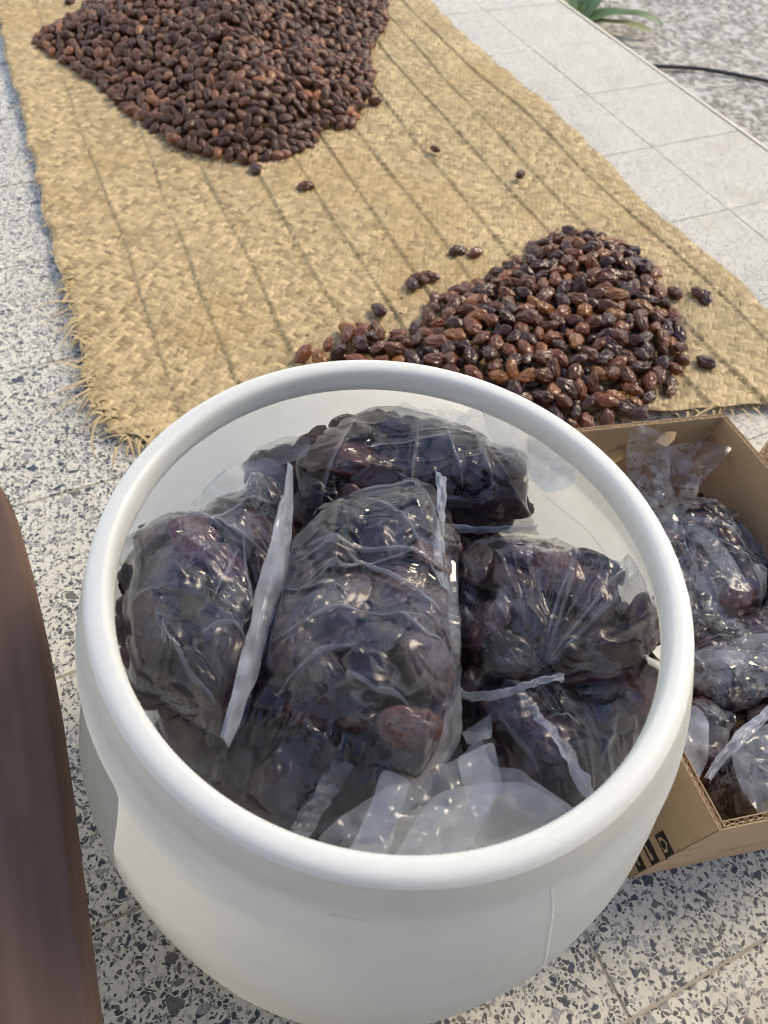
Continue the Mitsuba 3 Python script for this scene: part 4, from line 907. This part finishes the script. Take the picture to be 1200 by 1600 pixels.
bag('bag_of_dates_012', [(0.2933, 0.2126, 0.1250), (0.3202, 0.2348, 0.1250), (0.3459, 0.2607, 0.1250), (0.3883, 0.2895, 0.1250), (0.4117, 0.2764, 0.1250), (0.3793, 0.1991, 0.1250), (0.3280, 0.1675, 0.1250), (0.3037, 0.1663, 0.1250), (0.2940, 0.1858, 0.1250)],
    0.048, 'clear bag of dates in the near corner of the box, pale film folded over it', 55, 0.75, bsdf='film_box', nphi=220, nrho=80, step=0.0018, ncrease=14, wrinkle=1.3)
ribbon('bag_of_dates_012__fold', [(0.2730, 0.1879, 0.1760), (0.2904, 0.2116, 0.1820), (0.3153, 0.2345, 0.1840), (0.3533, 0.2658, 0.1820)], [(0.2781, 0.1845, 0.1720), (0.2975, 0.2074, 0.1780), (0.3237, 0.2310, 0.1780), (0.3586, 0.2596, 0.1760)], 61, label='bluish rolled edge of film')
sheet('bag_of_dates_012__loose_top', [(0.2921, 0.2039, 0.1840), (0.3077, 0.2206, 0.1880), (0.3364, 0.2360, 0.1900), (0.3435, 0.2087, 0.1880), (0.3304, 0.1694, 0.1840), (0.3118, 0.1598, 0.1820), (0.3008, 0.1767, 0.1820)], 62, 0.012, 10, label='pale loose film folded over the near bag')
sheet('bag_of_dates_009__neck', [(0.2451, 0.5251, 0.1900), (0.2597, 0.5334, 0.2000), (0.2860, 0.5197, 0.2050), (0.2840, 0.4740, 0.2000), (0.2911, 0.4452, 0.1860), (0.2848, 0.4315, 0.1800), (0.2592, 0.4300, 0.1800), (0.2464, 0.4655, 0.1840)], 63, 0.016, 10, bsdf='film_box', label='flared top of the tied bag')
sheet('bag_of_dates_009__neck', [(0.2800, 0.5092, 0.2080), (0.3150, 0.5147, 0.2050), (0.3403, 0.5118, 0.2020), (0.3211, 0.4829, 0.2000), (0.2977, 0.4464, 0.1940), (0.2828, 0.4284, 0.1840), (0.2781, 0.4436, 0.1860), (0.2758, 0.4746, 0.1980)], 64, 0.016, 10, bsdf='film_box')
sheet('bag_of_dates_010__loose_top', [(0.2933, 0.3056, 0.1660), (0.3163, 0.3179, 0.1720), (0.3687, 0.3300, 0.1720), (0.3713, 0.2974, 0.1680), (0.3290, 0.2921, 0.1700), (0.3004, 0.2869, 0.1680)], 65, 0.012, 9, label='loose film across the middle bag')
sheet('bag_of_dates_011__loose_top', [(0.2627, 0.2367, 0.1680), (0.2749, 0.2476, 0.1720), (0.2861, 0.2348, 0.1720), (0.2857, 0.2087, 0.1700), (0.2742, 0.1903, 0.1680), (0.2637, 0.2046, 0.1680)], 66, 0.012, 8, bsdf='film_fold')
sheet('bag_of_dates_009__loose_side', [(0.3046, 0.4446, 0.1760), (0.3228, 0.4430, 0.1780), (0.3430, 0.3973, 0.1760), (0.3488, 0.3647, 0.1720), (0.3298, 0.3637, 0.1760), (0.3179, 0.4004, 0.1780)], 67, 0.008, 6, label='smooth pale flap of film')
sheet('dried_leaf', [(0.2788, 0.5377, 0.1900), (0.2897, 0.5429, 0.1960), (0.3017, 0.5435, 0.1970), (0.2970, 0.5328, 0.1940), (0.2896, 0.5282, 0.1900)], 68, 0.004, 3, bsdf='leaf_dry', label='dry tan leaf scrap at the back wall of the box', cat='leaf')
sheet('dried_leaf', [(0.2353, 0.5382, 0.1600), (0.2527, 0.5409, 0.1660), (0.2526, 0.5279, 0.1660), (0.2406, 0.5223, 0.1600)], 69, 0.003, 3, bsdf='leaf_dry', label='dry tan leaf scrap beside the drum rim in the back left of the box', cat='leaf')
sheet('bag_of_dates_009__loose_top', [(0.2459, 0.4456, 0.1780), (0.2766, 0.4340, 0.1860), (0.3117, 0.4230, 0.1880), (0.3350, 0.3771, 0.1840), (0.3380, 0.3366, 0.1780), (0.3016, 0.3240, 0.1820), (0.2752, 0.3485, 0.1860), (0.2530, 0.3903, 0.1820)], 71, 0.022, 18, bsdf='film_box', label='crumpled film hanging over the tied bag in pleats')
sheet('bag_of_dates_010__loose_top', [(0.2749, 0.2899, 0.1620), (0.2977, 0.3073, 0.1700), (0.3306, 0.3036, 0.1720), (0.3749, 0.3156, 0.1700), (0.3686, 0.2760, 0.1680), (0.3281, 0.2623, 0.1700), (0.2958, 0.2627, 0.1680)], 72, 0.020, 16, bsdf='film_box')
# a second box at the right
q4 = [np.array(v[:2]) for v in [(0.3932, 0.5333, 0.1850), (0.4229, 0.5784, 0.1850), (0.5870, 0.6283, 0.1850), (0.5738, 0.4804, 0.1850)]]
for k in range(4):
    a, b = q4[k], q4[(k + 1) % 4]
    d = (b - a) / np.linalg.norm(b - a)
    o = np.array([-d[1], d[0]])
    corr_wall(numbered('second_cardboard_box__wall', USED), a + d * 0.0004 - o * 0.0056, b - d * 0.0004 - o * 0.0056, 0.0025, 0.185, o)
lid = trimesh.creation.extrude_polygon(Polygon([tuple(p + (sum(q4) / 4 - p) * 0.04) for p in q4]), 0.004, engine='earcut')
lid.apply_translation((0, 0, 0.176))
add('second_cardboard_box__lid', lid, 'cardboard')
tag('second_cardboard_box', 'corner of a second brown cardboard box at the right picture edge, behind the open box', 'box')


# ------------------------------------------------------------------ bench, cable, plant
# the bench's edge runs along the tiles; only its side nearest the drum is in view
def bench_pt(a, b, z):
    return tile_to_world(np.array([a]), np.array([b]), z)[0]
BZ = 0.300
edge_pts = [(-0.1198, -0.0057, 0.3000), (-0.1437, 0.0440, 0.3000), (-0.1691, 0.0976, 0.3000), (-0.1940, 0.1487, 0.3000), (-0.2183, 0.1943, 0.3000), (-0.2379, 0.2285, 0.3000), (-0.2559, 0.2596, 0.3000), (-0.2703, 0.2825, 0.3000), (-0.2828, 0.3023, 0.3000), (-0.2953, 0.3192, 0.3000), (-0.3126, 0.3362, 0.3000), (-0.3350, 0.3478, 0.3000), (-0.3665, 0.3505, 0.3000)]
e = np.array(edge_pts)[:, :2]
tail = e[0] + (e[0] - e[2]) / np.linalg.norm(e[0] - e[2]) * 0.7
ab = np.stack([e[:, 0] * CA + e[:, 1] * SA, -e[:, 0] * SA + e[:, 1] * CA], 1)
outline = [tuple(tail)] + [tuple(p) for p in e]
back = np.array([-0.30 * CA, -0.30 * SA])
outline += [tuple(e[-1] + back * 0.8), tuple(tail + back)]
board = Polygon(outline).buffer(-0.006).buffer(0.006)
rows, zs = [], [(-0.006, 0.0), (-0.0018, -0.0012), (0.0, -0.006), (0.0, -0.028), (-0.004, -0.033)]
ringc = None
nb = 260
for off, dz in zs:
    r_ = np.array(board.buffer(off).exterior.coords)[:-1]
    if shapely.LinearRing(r_).is_ccw:
        r_ = r_[::-1]
    k = np.argmin(np.hypot(*(r_ - np.array(tail)).T))
    r_ = np.roll(r_, -k, axis=0)
    rr = resample(r_, nb)
    rows.append(np.c_[rr, np.full(nb, BZ + dz)])
cen = np.mean(rows[0], 0)
rows = [np.tile(cen, (nb, 1))] + rows + [np.tile(cen - [0, 0, 0.033], (nb, 1))]
add('bench__seat', trimesh.Trimesh(np.array(rows).reshape(-1, 3), grid_faces(len(rows), nb, True), process=False), 'bench_wood', smooth=35)
for a_, b_ in ((0.16, 0.45), (0.80, 0.45), (0.16, 0.85), (0.80, 0.85)):
    p = e[-2] * (1 - a_) + np.array(tail) * a_ + back * b_
    leg = rbox(0.04, 0.04, BZ - 0.034, 0.003)
    leg.apply_transform(trimesh.transformations.rotation_matrix(TILE_ANG, (0, 0, 1)))
    leg.apply_translation((p[0], p[1], (BZ - 0.034) / 2 + 0.0005))
    add('bench__leg', leg, 'bench_wood')
tag('bench', 'dull brown wooden bench edge at the left, close beside the drum', 'bench')

add('cable', tube(smooth_line([(0.5462, 2.3690, -0.1400), (0.6598, 2.3685, -0.1400), (0.7758, 2.3815, -0.1400), (0.8870, 2.3675, -0.1400), (0.9941, 2.3403, -0.1400), (1.1123, 2.2918, -0.1400), (1.1988, 2.2115, -0.1400)], 60), 0.0055, 10), 'cable_black', smooth=True,
    label='black cable lying on the yard beyond the terrace edge', cat='cable')

def blade(base, d, length, width, rise, droop, seed):
    n, m = 26, 7
    t, s = np.linspace(0, 1, n), np.linspace(-1, 1, m)
    side = np.array([-d[1], d[0], 0])
    c = np.stack([base[0] + d[0] * t * length, base[1] + d[1] * t * length, base[2] + rise * t - droop * t ** 2], -1)
    w = width * np.sin(np.pi * np.clip(0.12 + 0.88 * t, 0, 1)) ** 0.7 * (1 - 0.15 * t)
    P = c[:, None] + side * (w[:, None] * s)[..., None]
    P[..., 2] += 0.35 * np.abs(s) * w[:, None] + 0.004 * np.sin(t * 9 + seed)[:, None] * s
    uv = np.stack(np.meshgrid(t, (s + 1) / 2, indexing='ij')[::-1], -1).reshape(-1, 2)
    return trimesh.Trimesh(P.reshape(-1, 3), grid_faces(n, m), process=False), uv
rng = np.random.default_rng(77)
root = np.array([(0.4529, 2.6246, -0.1400)][0])
blades = [(0.02, 0.27, 0.034, 0.13, 0.11, 'leaf_green'), (-0.30, 0.25, 0.024, 0.08, 0.06, 'leaf_yellow'), (1.0, 0.26, 0.046, 0.19, 0.12, 'leaf_green'),
          (1.7, 0.32, 0.044, 0.24, 0.16, 'leaf_green'), (2.4, 0.34, 0.040, 0.28, 0.18, 'leaf_green')]
for k, (a, L, w, rise, droop, mt) in enumerate(blades):
    m, uv = blade(root, (math.cos(a), math.sin(a)), L, w, rise, droop, k)
    add('yard_plant__leaf', m, mt, smooth=True, uv=uv)
add('yard_plant__stem', tube([root + [0, 0, -0.03], root + [0.0, 0.0, 0.02], root + [0.003, 0.0, 0.06]], np.array([0.018, 0.016, 0.006]), 10), 'leaf_green', smooth=True)
tag('yard_plant', 'green plant with long blade leaves at the terrace edge, top of the picture', 'plant')

print('entries', len(scene), 'labels', len(labels))
